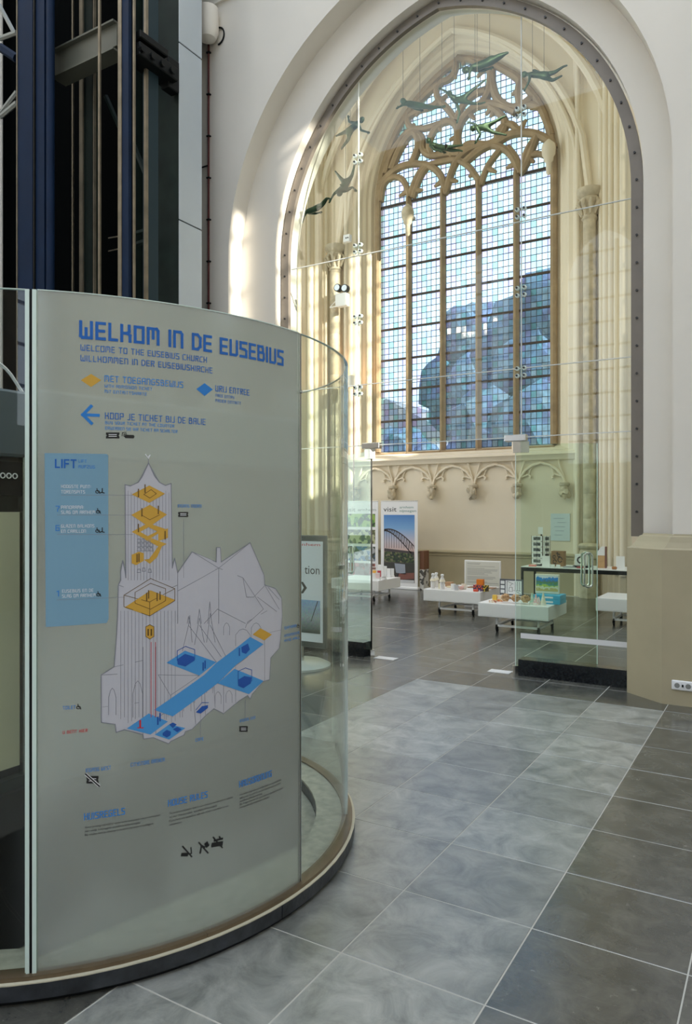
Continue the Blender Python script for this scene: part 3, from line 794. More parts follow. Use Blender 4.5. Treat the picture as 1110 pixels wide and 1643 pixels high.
# squared stroke letters, 4 wide and 8 high unless a width is given
G = {
 'A': (4, [[(0, 0), (0, 7), (1, 8), (4, 8), (4, 0)], [(0, 4), (4, 4)]]), 'B': (4, [[(0, 0), (0, 8), (3, 8), (3.4, 7), (3.4, 4.4), (0, 4.4)], [(3.4, 4.4), (4, 4), (4, 1), (3.4, 0), (0, 0)]]),
 'C': (4, [[(4, 8), (1, 8), (0, 7), (0, 0), (4, 0)]]), 'D': (4, [[(0, 0), (0, 8), (2.5, 8), (4, 6.4), (4, 1.6), (2.5, 0), (0, 0)]]), 'E': (3.6, [[(3.6, 8), (0, 8), (0, 0), (3.6, 0)], [(0, 4), (3.2, 4)]]),
 'F': (3.6, [[(3.6, 8), (0, 8), (0, 0)], [(0, 4), (3.2, 4)]]), 'G': (4, [[(4, 8), (1, 8), (0, 7), (0, 0), (4, 0), (4, 4), (2.2, 4)]]), 'H': (4, [[(0, 0), (0, 8)], [(4, 0), (4, 8)], [(0, 4), (4, 4)]]),
 'I': (0, [[(0, 0), (0, 8)]]), 'J': (2.6, [[(2.6, 8), (2.6, 0), (0, 0)]]), 'K': (4, [[(0, 0), (0, 8)], [(0, 4), (2.6, 4), (3.6, 5), (3.6, 8)], [(2.6, 4), (4, 3), (4, 0)]]),
 'L': (3.2, [[(0, 8), (0, 0), (3.2, 0)]]), 'M': (5, [[(0, 0), (0, 8), (4.2, 8), (5, 7), (5, 0)], [(2.5, 8), (2.5, 3)]]), 'N': (4, [[(0, 0), (0, 8), (3.2, 8), (4, 7), (4, 0)]]),
 'O': (4, [[(0, 0), (0, 8), (4, 8), (4, 0), (0, 0)]]), 'P': (4, [[(0, 0), (0, 8), (4, 8), (4, 3.6), (0, 3.6)]]), 'Q': (4, [[(0, 0), (0, 8), (4, 8), (4, 0), (0, 0)], [(2.6, 1.6), (4.6, -.8)]]),
 'R': (4, [[(0, 0), (0, 8), (4, 8), (4, 4.6), (0, 4.6)], [(1.4, 4.6), (4, 0)]]), 'S': (3.8, [[(3.8, 8), (0, 8), (0, 4.6), (3, 4), (3.8, 3.4), (3.8, 0), (0, 0)]]),
 'T': (4, [[(0, 8), (4, 8)], [(2, 8), (2, 0)]]), 'U': (4, [[(0, 8), (0, 0), (3.2, 0), (4, .8), (4, 8)]]), 'V': (4, [[(0, 8), (0, 1), (1, 0), (4, 0), (4, 8)]]),
 'W': (5, [[(0, 8), (0, .8), (.8, 0), (5, 0), (5, 8)], [(2.5, 0), (2.5, 4.6)]]), 'X': (4, [[(0, 0), (4, 8)], [(0, 8), (4, 0)]]), 'Y': (4, [[(0, 8), (0, 4), (4, 4)], [(4, 8), (4, 0), (1, 0)]]),
 'Z': (4, [[(0, 8), (4, 8), (4, 6), (0, 2), (0, 0), (4, 0)]]), '1': (1.4, [[(0, 7), (1.4, 8), (1.4, 0)]]), '6': (4, [[(4, 8), (0, 8), (0, 0), (4, 0), (4, 4.4), (0, 4.4)]]), '7': (4, [[(0, 8), (4, 8), (4, 6), (2, 3), (2, 0)]]),
 ':': (0, [[(0, 2), (0, 2.6)], [(0, 5.4), (0, 6)]]), '.': (0, [[(0, 0), (0, .4)]]), '-': (2, [[(0, 4), (2, 4)]]),
}
def tech(txt, px0, py0, px1, hpx, mat, name='lettering', wt=.95):
    """stroke lettering: left baseline pixel, right end pixel, cap height in pixels at the left"""
    s0, z0 = cyl_uv(px0, py0); s1 = cyl_uv(px1, py0)[0]; h = cyl_uv(px0, py0 - hpx)[1] - z0
    adv = 0; lay = []
    for ch in txt:
        if ch == ' ': adv += 3.6; continue
        wd, st = G[ch]; lay.append((adv, st)); adv += wd + 2.5
    adv -= 2.5; sx = (s1 - s0) / adv; sz = h / 8; m = MB()
    wd = wt * (sx + sz) / 2
    for a, st in lay:
        for P in st: decal_line(m, [(s0 + (a + x) * sx, z0 + wd / 2 + y * (h - wd) / 8) for x, y in P], wd)
    return m.build(name, mat, sign, fix=False, kind='stuff')
def sans_mesh(txt):
    c = bpy.data.curves.new('text', 'FONT'); c.body = txt; c.resolution_u = 2
    o = bpy.data.objects.new('text', c); COL.objects.link(o); bpy.context.view_layer.update()
    me = o.to_mesh(); V = [v.co.copy() for v in me.vertices]; F_ = [tuple(p.vertices) for p in me.polygons]
    o.to_mesh_clear(); bpy.data.objects.remove(o); bpy.data.curves.remove(c)
    return V, F_
def sans(mb, txt, f, x0, z0, x1, h):
    V, F_ = sans_mesh(txt)
    if not V: return
    mx = max(v.x for v in V); mn = min(v.x for v in V); k = (x1 - x0) / (mx - mn)
    mb.add([f(x0 + (v.x - mn) * k, z0 + v.y * h / .7) for v in V], F_)
T = tech
def heading():
    s0, z0 = cyl_uv(129.4, 543.5); s1 = cyl_uv(453.2, 543.5)[0]; h = cyl_uv(129.4, 514)[1] - z0; adv = 0; words_ = [[]]
    for ch in 'WELKOM IN DE EUSEBIUS':
        if ch == ' ': adv += 3.6; words_.append([]); continue
        wd, st = G[ch]; words_[-1].append((adv, st)); adv += wd + 2.5
    adv -= 2.5; sx = (s1 - s0) / adv; wd = 1.35 * (sx + h / 8) / 2
    for wrd in words_:
        m = MB()
        for a, st in wrd:
            for P in st: decal_line(m, [(s0 + (a + x) * sx, z0 + wd / 2 + y * (h - wd) / 8) for x, y in P], wd)
        m.build('heading_word', BLUE, sign, fix=False)
heading()
T('WELCOME TO THE EUSEBIUS CHURCH', 129.8, 562.5, 331, 9.8, BLUE, 'lettering'); T('WILLKOMMEN IN DER EUSEBIUSKIRCHE', 129.8, 579.5, 340, 9.8, BLUE)
T('MET TOEGANGSBEWIJS', 168.2, 612.5, 293, 10.2, LBLUE); T('WITH ADMISSION TICKET', 168.2, 621.5, 243.5, 5, LBLUE); T('MIT EINTRITTSKARTE', 168.2, 630.6, 235, 5, LBLUE)
T('VRIJ ENTREE', 345.8, 628, 399.3, 9.8, BLUE); T('FREE ENTRY', 345.8, 636.8, 375, 4.8, BLUE); T('FREIER EINTRITT', 345.8, 645, 386, 4.8, BLUE)
T('KOOP JE TICKET BIJ DE BALIE', 169, 672.3, 329, 10.5, BLUE); T('BUY YOUR TICKET AT THE COUNTER', 169, 680.5, 279, 5, LBLUE); T('ERWERBEN SIE IHR TICKET AM SCHALTER', 169, 689.3, 284, 5, LBLUE)
U = cyl_uv
def fill(pts, mat, name, lift=.001, conv=None):
    m = MB(); decal_poly(m, [U(*(conv(*p) if conv else p)) for p in pts], lift); return m.build(name, mat, sign, fix=False)
fill([(129.8, 610), (146, 600), (162.2, 610), (146, 621)], GOLD, 'gold_diamond'); fill([(315, 624.3), (328, 614.8), (341.2, 625), (328, 635.3)], LBLUE, 'blue_diamond')
m = MB(); decal_line(m, [U(146, 652), U(133, 665.5), U(146.5, 679)], .010); decal_line(m, [U(133, 665.5), U(157.5, 666.5)], .010); m.build('arrow', LBLUE, sign, fix=False)
def ticket(x0, y0, x1, y1, crossed=False):
    xm = (x0 + x1) / 2; ym = (y0 + y1) / 2; d = (x1 - x0) * .07
    fill([(x0, y0), (x1, y0), (x1, ym - d), (x1 - d, ym), (x1, ym + d), (x1, y1), (x0, y1), (x0, ym + d), (x0 + d, ym), (x0, ym - d)], BLK, 'ticket_icon')
    m = MB(); a = .35
    for yy in (.35, .65): decal_line(m, [U(x0 + (x1 - x0) * .22, y0 + (y1 - y0) * yy), U(x1 - (x1 - x0) * .22, y0 + (y1 - y0) * yy)], .0022)
    m.build('ticket_lines', WHT, sign, fix=False)
    if crossed:
        m = MB(); decal_line(m, [U(x0, y0 - 2), U(x1, y1 + 3)], .009, .0018); m.build('slash_edge', WHT, sign, fix=False)
        m = MB(); decal_line(m, [U(x0 - 1, y0 - 3), U(x1 + 1, y1 + 4)], .0045, .0022); m.build('slash', BLK, sign, fix=False)
ticket(170, 694, 191.5, 703.5); ticket(285.8, 821.5, 301.8, 829.4); ticket(383.8, 1165, 397, 1174); ticket(138.6, 1245, 158, 1257, True)
fill([(201, 697.5), (214, 698), (216, 700.5), (214, 703.5), (201, 703), (199, 700)], BLK, 'card_icon')
m = MB()
for r_ in (3, 6, 9): decal_line(m, [U(204 - r_ * .9, 701 - r_ * .2), U(204 - r_ * .85, 701 - r_ * .75), U(204 - r_ * .2, 701 - r_ * .8)], .0022)
m.build('wave_icon', BLK, sign, fix=False)
# lift panel
PB = ink('panel_blue', (.20, .38, .52))
fill([(71.5, 727), (171, 728.5), (173.5, 731), (174.2, 993), (171, 999.5), (73.5, 1006)], PB, 'lift_panel', .0006)
T('LIFT', 89.4, 751, 121.5, 14.5, BLUE, wt=1.4); T('LIFT', 126.2, 742.3, 139, 5, LBLUE); T('AUFZUG', 126.2, 751.3, 152, 5, LBLUE)
T('HOOGSTE PUNT:', 98.4, 783, 145.6, 5.2, WHT); T('TORENSPITS', 98.4, 791.6, 136, 5.2, WHT)
T('7', 89.8, 821, 95, 9.5, LBLUE); T('PANORAMA:', 98.4, 816.5, 134, 5.2, WHT); T('SLAG OM ARNHEM', 98.4, 824.5, 152, 5.2, WHT)
T('6', 89.8, 852, 95, 9.5, LBLUE); T('GLAZEN BALKONS', 98.4, 846.7, 151, 5.2, WHT); T('EN CARILLON', 98.4, 855, 137.5, 5.2, WHT)
T('1', 91.5, 957, 94, 9.5, LBLUE); T('EUSEBIUS EN DE', 100, 951, 149.5, 5.2, WHT); T('SLAG OM ARNHEM', 100, 959, 153, 5.2, WHT)
def wheel(x, y, s=1.0):
    m = MB(); c = [U(x + 2.6 * s * math.cos(a), y + 2.2 * s * math.sin(a)) for a in [PI * k / 5 for k in range(-2, 8)]]
    decal_line(m, c, .0024); decal_line(m, [U(x - .5, y - 5 * s), U(x, y - 1), U(x + 3 * s, y - 1), U(x + 4 * s, y + 2.5 * s)], .0026); m.build('wheelchair_icon', BLK, sign, fix=False)
def stepper(x, y):
    m = MB(); decal_line(m, [U(x, y - 4), U(x, y + 1)], .003); decal_line(m, [U(x - 4, y + 3), U(x - 1, y + 2), U(x + 3, y + 3)], .003); m.build('stairs_icon', BLK, sign, fix=False)
wheel(156, 789); stepper(164, 788); wheel(157, 821); wheel(156, 852); stepper(164, 851); wheel(157.5, 954); wheel(125.5, 1135); wheel(478, 1005, .8)
T('INGANG NOORD', 285.5, 814.3, 322.7, 5, LBLUE); T('TOILET', 101, 1138.5, 121, 5.5, LBLUE); T('U BENT HIER', 101, 1177.5, 140, 5, RED)
T('INGANG WEST', 138, 1239, 177.4, 6, LBLUE); T('CITYSTORE ARNHEM', 210, 1230, 263.8, 6, LBLUE); T('CAFE', 313.7, 1190, 326, 5, LBLUE); T('INGANG ZUID', 385, 1159, 409, 4.5, LBLUE)
T('SCHATKAMER', 456, 1010, 475, 4.5, LBLUE); T('UNDERGROUND', 456, 1022, 480, 4, LBLUE); T('KING HALL', 456, 1030, 480, 4, LBLUE)
T('HUISREGELS', 135.5, 1316, 199.5, 11, LBLUE, 'lettering', 1.15); T('HOUSE RULES', 270, 1294, 332, 10.5, LBLUE, 'lettering', 1.15); T('HAUSORDNUNG', 384, 1263.5, 435, 10.5, LBLUE, 'lettering', 1.1)
def body(rows, x0):
    m = MB()
    for txt, py, x1 in rows:
        s0, z0 = U(x0, py); s1 = U(x1, py)[0]; h = U(x0, py - 3.2)[1] - z0
        sans(m, txt, lambda s, z: wrap(s, z, .0014), s0, z0, s1, h)
    m.build('body_text', BLK, sign, fix=False, kind='stuff')
body([('Voor prettig verblijf in onze kerk verzoeken wij je te houden', 1329, 256.8), ('aan onze huisregels: eusebius.nl/huisregels.', 1335, 225.8), ('Bij vragen kan je uiteraard terecht bij onze vrijwilligers.', 1341, 246.7)], 136.3)
body([('To ensure a pleasant visit to our church, we ask you to adhere', 1306.5, 373), ('to our House rules: eusebius.nl/huisregels.', 1312.7, 348.6), ('If you have any questions, ask one of our volunteers, is our', 1318.7, 366), ('volunteers.', 1324.8, 292)], 271.5)
body([('Für einen angenehmen Aufenthalt in unserer Kirche', 1276.7, 450.5), ('bitten wir Sie, sich an unsere Hausordnung zu halten:', 1282, 450.5), ('eusebius.nl/hausordnung', 1287, 420), ('Bei Fragen können Sie sich selbstverständlich an unsere', 1292, 454), ('ehrenamtlichen Mitarbeiter wenden.', 1297.2, 432)], 384.6)
def noicon(x, y, s, k):
    m = MB(); decal_line(m, [U(x - 7 * s, y - 8 * s), U(x + 7 * s, y + 8 * s)], .005, .002)
    if k == 0: decal_line(m, [U(x - 7, y + 5), U(x - 1, y + 5)], .012); decal_line(m, [U(x + 3, y + 4), U(x + 7, y + 3), U(x + 6, y - 6)], .004)
    if k == 1: decal_line(m, [U(x - 5, y + 8), U(x - 3, y - 3), U(x + 2, y - 1)], .006); decal_line(m, [U(x + 5, y - 6), U(x + 6, y - 4)], .014)
    if k == 2: decal_line(m, [U(x - 7, y + 4), U(x + 5, y + 2)], .016); decal_line(m, [U(x - 5, y - 3), U(x + 7, y - 6)], .007); decal_line(m, [U(x + 3, y - 9), U(x + 4, y - 5)], .006)
    m.build('prohibition_icon', BLK, sign, fix=False, kind='stuff')
noicon(300, 1366, 1, 0); noicon(326, 1360, 1, 1); noicon(349, 1351.5, 1, 2)
# the church drawing
c3 = lambda x, y: (60 + x * .3874, 710 + y * .3874); c4 = lambda x, y: (60 + x * .3874, 980 + y * .3874)
PWH = ink('drawing_white', (.56, .56, .62)); PLN = ink('drawing_line', (.24, .25, .30)); PLD = ink('drawing_outline', (.10, .11, .13))
U3 = lambda L: [U(*c3(*p)) for p in L]
U4 = lambda L: [U(*c4(*p)) for p in L]
sil = U3([(460, 85), (435, 140), (418, 165), (385, 180), (363, 175), (366, 560), (360, 520), (353, 490), (345, 535), (345, 570), (335, 590), (333, 700)]) + \
      U4([(328, 100), (318, 232), (264, 266), (265, 462), (322, 470), (326, 503), (360, 492), (437, 512), (440, 530), (480, 525), (543, 550), (552, 540), (606, 514), (612, 500), (640, 490), (655, 475), (700, 430), (730, 405), (770, 425), (835, 372), (870, 350), (880, 365), (888, 345), (935, 292), (960, 285), (965, 195), (1000, 155), (1005, 120), (1013, 20)]) + \
      U3([(1010, 645), (985, 605), (940, 590), (938, 550), (880, 415), (760, 495), (757, 435), (742, 435), (740, 495), (640, 453), (580, 540), (568, 480), (558, 520), (553, 170), (530, 178), (505, 165), (485, 140)])
m = MB(); decal_poly(m, sil, .0007); m.build('church_drawing', PWH, sign, fix=False)
m = MB(); decal_line(m, sil + sil[:1], .0028, .0012)
for L in ([(640, 453), (750, 520), (850, 560), (935, 690)], [(750, 520), (880, 415)], [(750, 520), (750, 749)], [(580, 615), (750, 520)], [(850, 560), (865, 640), (895, 640), (938, 595)], [(935, 690), (870, 749)], [(580, 540), (580, 749)],
          [(690, 749), (745, 690), (860, 749)], [(335, 590), (470, 640), (580, 590)], [(620, 749), (625, 720), (630, 749)], [(662, 749), (670, 690), (678, 749)], [(705, 749), (713, 660), (721, 749)], [(940, 590), (1000, 690)], [(460, 85), (460, 58)], [(418, 165), (460, 85), (505, 165)],
          [(910, 640), (990, 700)], [(955, 600), (1000, 650)]): decal_line(m, U3(L), .0020, .0013)
for x in range(375, 553, 13): decal_line(m, U3([(x, 200 + (x % 3) * 8), (x, 570)]), .0012, .0013)
for x in range(345, 575, 15): decal_line(m, U4([(x, 0), (x, 440 + (x % 4) * 8)]), .0012, .0013)
for L in ([(318, 232), (437, 205)], [(265, 266), (330, 262)], [(437, 150), (437, 512)], [(490, 150), (490, 512)], [(500, 265), (670, 268), (550, 350), (500, 265)], [(550, 350), (550, 430)], [(600, 330), (600, 440)], [(640, 300), (655, 470)], [(690, 270), (695, 430)], [(730, 290), (735, 400)],
          [(770, 260), (770, 420)], [(820, 232), (820, 380)], [(600, 165), (625, 60), (630, 20), (640, 130)], [(650, 140), (670, 30), (690, 130)], [(700, 130), (715, 10), (735, 130)], [(625, 60), (740, 212)], [(670, 60), (760, 190)], [(715, 60), (780, 190)], [(860, 70), (870, 45), (950, 0)], [(940, 100), (940, 290)], [(500, 440), (870, 190)]):
    decal_line(m, U4(L), .0018, .0013)
for (x, y, w_, h_) in ((395, 290, 40, 150), (295, 320, 30, 110), (820, 75, 60, 70), (885, 50, 40, 60), (770, 50, 25, 50), (560, 390, 30, 50), (605, 345, 30, 70), (650, 310, 30, 70), (700, 280, 25, 60), (735, 335, 25, 50), (780, 330, 25, 50), (505, 390, 28, 60)):
    decal_line(m, U4([(x, y + h_), (x, y + h_ * .35), (x + w_ * .25, y + h_ * .08), (x + w_ / 2, y), (x + w_ * .75, y + h_ * .08), (x + w_, y + h_ * .35), (x + w_, y + h_)]), .0016, .0013)
m.build('drawing_lines', PLN, sign, fix=False, kind='stuff')
m = MB(); decal_line(m, U3([(448, 50), (460, 66), (466, 52), (458, 60)]), .003, .0016); m.build('weathercock', WHT, sign, fix=False)
for L in ([(390, 215), (463, 178), (528, 212), (463, 250)], [(388, 300), (465, 258), (536, 298), (462, 350)], [(390, 370), (455, 335), (470, 345), (425, 370), (470, 395), (455, 405)], [(470, 338), (530, 358), (455, 405), (445, 393), (495, 368), (462, 352)],
          [(500, 372), (540, 355), (540, 395), (500, 408)], [(455, 390), (535, 420), (515, 430), (495, 475), (465, 502), (440, 485), (462, 482), (500, 430), (445, 402)], [(390, 465), (420, 452), (440, 458), (440, 490), (408, 508), (390, 500)], [(360, 683), (468, 612), (570, 652), (464, 718)]):
    fill(L, GOLD, 'gold_floor', .0017, c3)
for L in ([(447, 66), (465, 58), (481, 66), (481, 105), (465, 116), (447, 105)], [(890, 98), (922, 72), (970, 98), (938, 123)]): fill(L, GOLD, 'gold_floor', .0017, c4)
PBL = ink('plan_blue', (.07, .33, .72)); PDB = ink('plan_dark_blue', (.01, .09, .42))
for L in ([(534, 215), (610, 165), (740, 212), (670, 268)], [(482, 410), (690, 265), (740, 215), (880, 108), (935, 138), (820, 225), (745, 300), (560, 437)], [(815, 240), (935, 290), (875, 345), (745, 300)], [(370, 487), (460, 425), (540, 458), (468, 512)], [(485, 513), (545, 470), (612, 485), (545, 533)]):
    fill(L, PBL, 'blue_floor', .0017, c4)
for L in ([(578, 200), (610, 178), (648, 190), (650, 205), (612, 230), (580, 222)], [(843, 150), (870, 135), (878, 160), (862, 178), (845, 172)], [(830, 285), (855, 270), (885, 275), (882, 300), (852, 320), (830, 310)], [(545, 470), (560, 462), (576, 470), (560, 485)], [(560, 490), (578, 480), (597, 490), (578, 502)], [(518, 505), (535, 492), (552, 500), (550, 515), (535, 524), (518, 515)], [(655, 420), (680, 395), (705, 390), (705, 402), (675, 425)]):
    fill(L, PDB, 'dark_blue_block', .0024, c4)
m = MB()
for L in ([(578, 165), (612, 147), (650, 160), (650, 200), (612, 222), (578, 205), (578, 165)], [(830, 250), (860, 236), (886, 245), (886, 290), (855, 310), (830, 300), (830, 250)], [(655, 410), (680, 380), (707, 380)]): decal_line(m, U4(L), .0022, .0026)
for (x, y) in ((835, 170), (685, 230), (693, 222), (498, 455), (507, 440)): decal_line(m, U4([(x, y - 14), (x, y + 14)]), .005, .0026)
m.build('wire_cube', PDB, sign, fix=False, kind='stuff')
m = MB(); decal_line(m, U4([(425, 455), (425, 482)]), .006, .0026); decal_line(m, U4([(415, 484), (437, 484)]), .003, .0026); decal_line(m, U4([(470, 130), (470, 440)]), .0018, .002); decal_line(m, U4([(488, 130), (488, 440)]), .0018, .002); m.build('marker_figure', RED, sign, fix=False, kind='stuff')
m = MB()
for L in ([(358, 632), (468, 563), (568, 605), (568, 655), (464, 718), (358, 680), (358, 632), (464, 660), (568, 605)], [(464, 660), (464, 718)], [(404, 620), (468, 583), (530, 605), (530, 655), (468, 690), (404, 665), (404, 620)]): decal_line(m, U3(L), .0018, .0022)
for (x, y) in ((418, 210), (445, 192), (432, 290), (500, 280), (418, 355), (412, 480), (420, 478), (528, 385), (460, 630), (452, 640), (495, 640), (507, 635)): decal_line(m, U3([(x, y - 16), (x, y + 14)]), .004, .0026)
for (a_, b_, c_, d_) in ((440, 215, 470, 195), (470, 195, 492, 212), (492, 212, 465, 230), (465, 230, 440, 215), (430, 300, 465, 320), (465, 320, 505, 300)): decal_line(m, U3([(a_, b_), (c_, d_)]), .0018, .0022)
decal_line(m, U4([(448, 66), (465, 57), (482, 66), (482, 106), (465, 117), (448, 106), (448, 66)]), .0018, .0022)
for x in (458, 471): decal_line(m, U4([(x, 78), (x, 100)]), .005, .0026)
m.build('drawing_figures', ink('brown', (.16, .09, .02)), sign, fix=False, kind='stuff')
m = MB()
for L in ([(98, 218), (395, 218)], [(82, 300), (390, 300)], [(82, 381), (395, 381)], [(82, 652), (360, 640)]): decal_line(m, U3(L), .0012, .0012)
decal_line(m, U3([(605, 320), (605, 560)]), .0012, .0012)
for L in ([(270, 398), (420, 380)], [(675, 520), (675, 425)], [(860, 440), (860, 370)], [(1013, 78), (960, 90)]): decal_line(m, U4(L), .0012, .0012)
m.build('leader_lines', PLN, sign, fix=False, kind='stuff')
m = MB(); rb = random.Random(3)
for (x, y) in [(420 + 17 * i, 405 + 18 * j) for i in range(4) for j in range(3)] + [(420, 530), (440, 525), (465, 530)]:
    P = [(x - 7, y + 8), (x - 4, y - 6), (x + 4, y - 6), (x + 7, y + 8), (x - 7, y + 8)]; decal_line(m, U3(P), .0018, .0016)
m.build('bell_drawing', PLN, sign, fix=False, kind='stuff')

# ---- lift housing inside the enclosure
hx0, hx1, hy0, hy1 = -3.5, -2.38, 1.41, 3.15
lift = thing('lift_housing', (-3.06, 2.33, .012), 'black lift housing with pale door panel, standing inside the round glass', 'lift')
BB(hx0, hy0, .012, hx1, hy1, .60, .01).build('plinth', BLACK, lift)
BB(hx0 + .03, hy0 + .03, .60, hx1 - .05, hy1 - .03, 1.84, .01).build('cabin', pm('dark_cabin', (.03, .035, .03), .3), lift)
BB(hx0, hy0, 1.80, hx1, hy1, 2.04, .01).build('head_panel', pm('slate_blue_panel', (.10, .13, .15), .4), lift)
for y in (1.672, 1.70, 1.725, 1.765):
    B(hx1 - .03, y, .60, hx1 - .004, y + .008, 1.80).build('door_rail', RAILM if y > 1.68 else CHROME, lift)
B(hx1 - .05, 1.45, .68, hx1 - .006, 1.660, 1.60).build('door_panel', pm('pale_door', (.62, .60, .42), .35), lift)
B(hx1 - .04, 1.45, .60, hx1 - .002, 1.735, .64).build('sill_rail', DKGREEN, lift)
p = B(hx1 - .04, 1.46, 1.66, hx1 - .006, 1.668, 1.78).build('button_plate', BLACK, lift)
for k in range(3):
    y = 1.592 + k * .024; MB().tube([(hx1 - .005 + .012 * math.cos(a), y + .008 * math.cos(a), 1.73 + .010 * math.sin(a)) if 0 else (hx1 - .004, y + .009 * math.cos(a), 1.73 + .009 * math.sin(a)) for a in [2 * PI * i / 10 for i in range(10)]], .0022, 5, closed=True).build('button_ring', WHITE, p)
MB().tube(smooth([(hx1 - .1, 1.46 + .04, 2.04), (hx1 - .1, 1.56, 2.16), (hx1 - .1, 1.66, 2.15), (hx1 - .1, 1.74, 2.05)]), .006, 6).build('cable', WHITE, lift)

# ================================================================== LIFT TOWER
TXR, TY0 = -5.70, 5.14
tower = thing('lift_tower', (-6.6, 5.8, 0), 'tall open steel lift tower of dark blue and green columns', 'lift tower')
HT = 15.5
def col(px0, px1, Y, mat, name, dy=.12, z0=0, z1=HT):
    return B(xat(px0, Y), Y, z0, xat(px1, Y), Y + dy, z1).build(name, mat, tower)
col(27, 52, TY0, DKBLUE, 'column', .16); col(53, 55, TY0, BLACK, 'column_web', .12); col(57, 71, TY0 + .02, DKBLUE, 'column', .1)
col(72, 76, TY0 + .1, RAILM, 'guide_rail', .03)
p = MB().tube([(xat(81, TY0 + .05), TY0 + .05, 0), (xat(81, TY0 + .05), TY0 + .05, HT)], .045, 12).build('round_pipe', DKBLUE, tower)
col(115, 116.5, 6.0, RAILM, 'guide_rail', .02); col(127, 132.5, 5.7, RAILM, 'guide_rail', .05); col(133, 148, 5.72, DKGREEN, 'column', .1); col(149, 151, 5.68, RAILM, 'guide_rail', .03)
col(157, 160, 5.3, RAILM, 'guide_rail', .02); col(189, 194.5, TY0, RAILM, 'guide_rail', .06); col(194.5, 206, TY0 + .01, DKBLUE, 'column', .1); col(206, 212, TY0 + .05, BLACK, 'column_web', .05); col(213, 215, TY0 + .02, RAILM, 'guide_rail', .02)
# +X side columns (between the corner and the cladding)
def xcol(px0, px1, X, mat, name, dx=.1, z0=0, z1=HT):
    f = lambda px: X * (CS + (px - 555) / FPX * SN) / ((px - 555) / FPX * CS - SN)
    return B(X - dx, f(px0), z0, X, f(px1), z1).build(name, mat, tower)
xcol(234, 238, TXR - .02, RAILM, 'guide_rail', .03); xcol(238, 254, TXR - .02, pm('slate_blue_steel', (.02, .04, .05), .5, spec=.2), 'column', .08); 
xcol(256, 286, TXR - .30, DKGREEN, 'column', .2); xcol(216, 232, TXR - .6, DKGREEN, 'column', .1)
B(-9.66, 6.44, 0, TXR - .52, 6.50, HT).build('back_panel', pm('black_shaft_back', (.0015, .002, .002), .9, spec=.03), tower)
B(-9.70, TY0 + .4, HT, TXR - .02, 6.5, HT + .05).build('shaft_shade_cap', BLACK, tower)  # unseen roof added to keep sky light out of the tower
B(-9.72, 5.6, 0, -9.67, 6.5, HT).build('back_panel', BLACK, tower)
# cladding panels with recessed joints
fy = lambda px: TXR * (CS + (px - 555) / FPX * SN) / ((px - 555) / FPX * CS - SN)
ya, yb = fy(287.5), fy(324)
z = -.35; ZJ = []
PH = 1.95; zj = HC + (821.5 - 82) / FPX * (-TXR * SN + 6.1 * CS)
zj0 = zj - PH * int(zj / PH)
z = zj0 - PH
while z < HT:
    BB(TXR - .012, ya, max(z, 0) + .006, TXR, yb, min(z + PH, HT) - .006, .004).build('cladding_panel', CLAD, tower); z += PH
B(TXR - .30, ya + .003, 0, TXR - .014, yb - .01, HT).build('cladding_core', DKGREEN, tower)
# beam, bracket, braces
p0, p1 = ony(88, 103, TY0 + .3), ony(187, 62, TY0 + .3)
m = MB().box(p0.x, TY0 + .3, p0.z - .12, p1.x, TY0 + .42, p0.z + .12).box(p0.x, TY0 + .25, p0.z + .12, p1.x, TY0 + .45, p0.z + .14).box(p0.x, TY0 + .25, p0.z - .18, p1.x, TY0 + .45, p0.z - .16)
m.build('cross_beam', pm('olive_beam', (.13, .13, .10), .45), tower)
zb = ony(225, 45, TY0).z
br = BB(TXR - .14, fy(213), zb - .16, TXR + .10, fy(276), zb - .02, .01).build('bracket', BLACK, tower)
BB(TXR - .12, fy(216), zb + .04, TXR + .08, fy(262), zb + .12, .01).build('bracket_rail', BLACK, br)
for k in range(4):
    y = fy(216) + k * .14; MB().tube([(TXR + .08, y, zb - .10), (TXR + .13, y, zb - .10)], .035, 8).build('bracket_bolt', BLACK, br)
BB(TXR - .1, fy(268), zb - .22, TXR + .02, fy(286), zb + .12, .01).build('bracket_plate', BLACK, tower)
def brace(a, b, Y, mat=DKGREEN, r=.03): MB().tube([ony(*a, Y), ony(*b, Y)], r, 6).build('brace', mat, tower)
brace((170, 155), (192, 205), 5.9); brace((214, 232), (236, 285), 5.6); brace((174, 382), (192, 379), 5.9, RAILM, .008); brace((174, 403), (192, 399), 5.9, RAILM, .008)
for z_ in (375, 392): brace((217, z_), (237, z_ - 6), 5.7, DKGREEN, .03)
brace((0, 188), (27, 165), 5.6, pm('pale_strut', (.35, .36, .33), .4, .3)); brace((0, 62), (27, 52), 5.6, MATS['pale_strut']); brace((0, 10), (24, 55), 5.9, MATS['pale_strut']); brace((0, 183), (27, 148), 5.9, MATS['pale_strut']); brace((0, 76), (27, 94), 5.3, DKBLUE, .05)
col(0, 2.5, 6.3, PAINT, 'edge_trim', .02); col(26, 27.4, TY0 - .01, RAILM, 'guide_rail', .02)

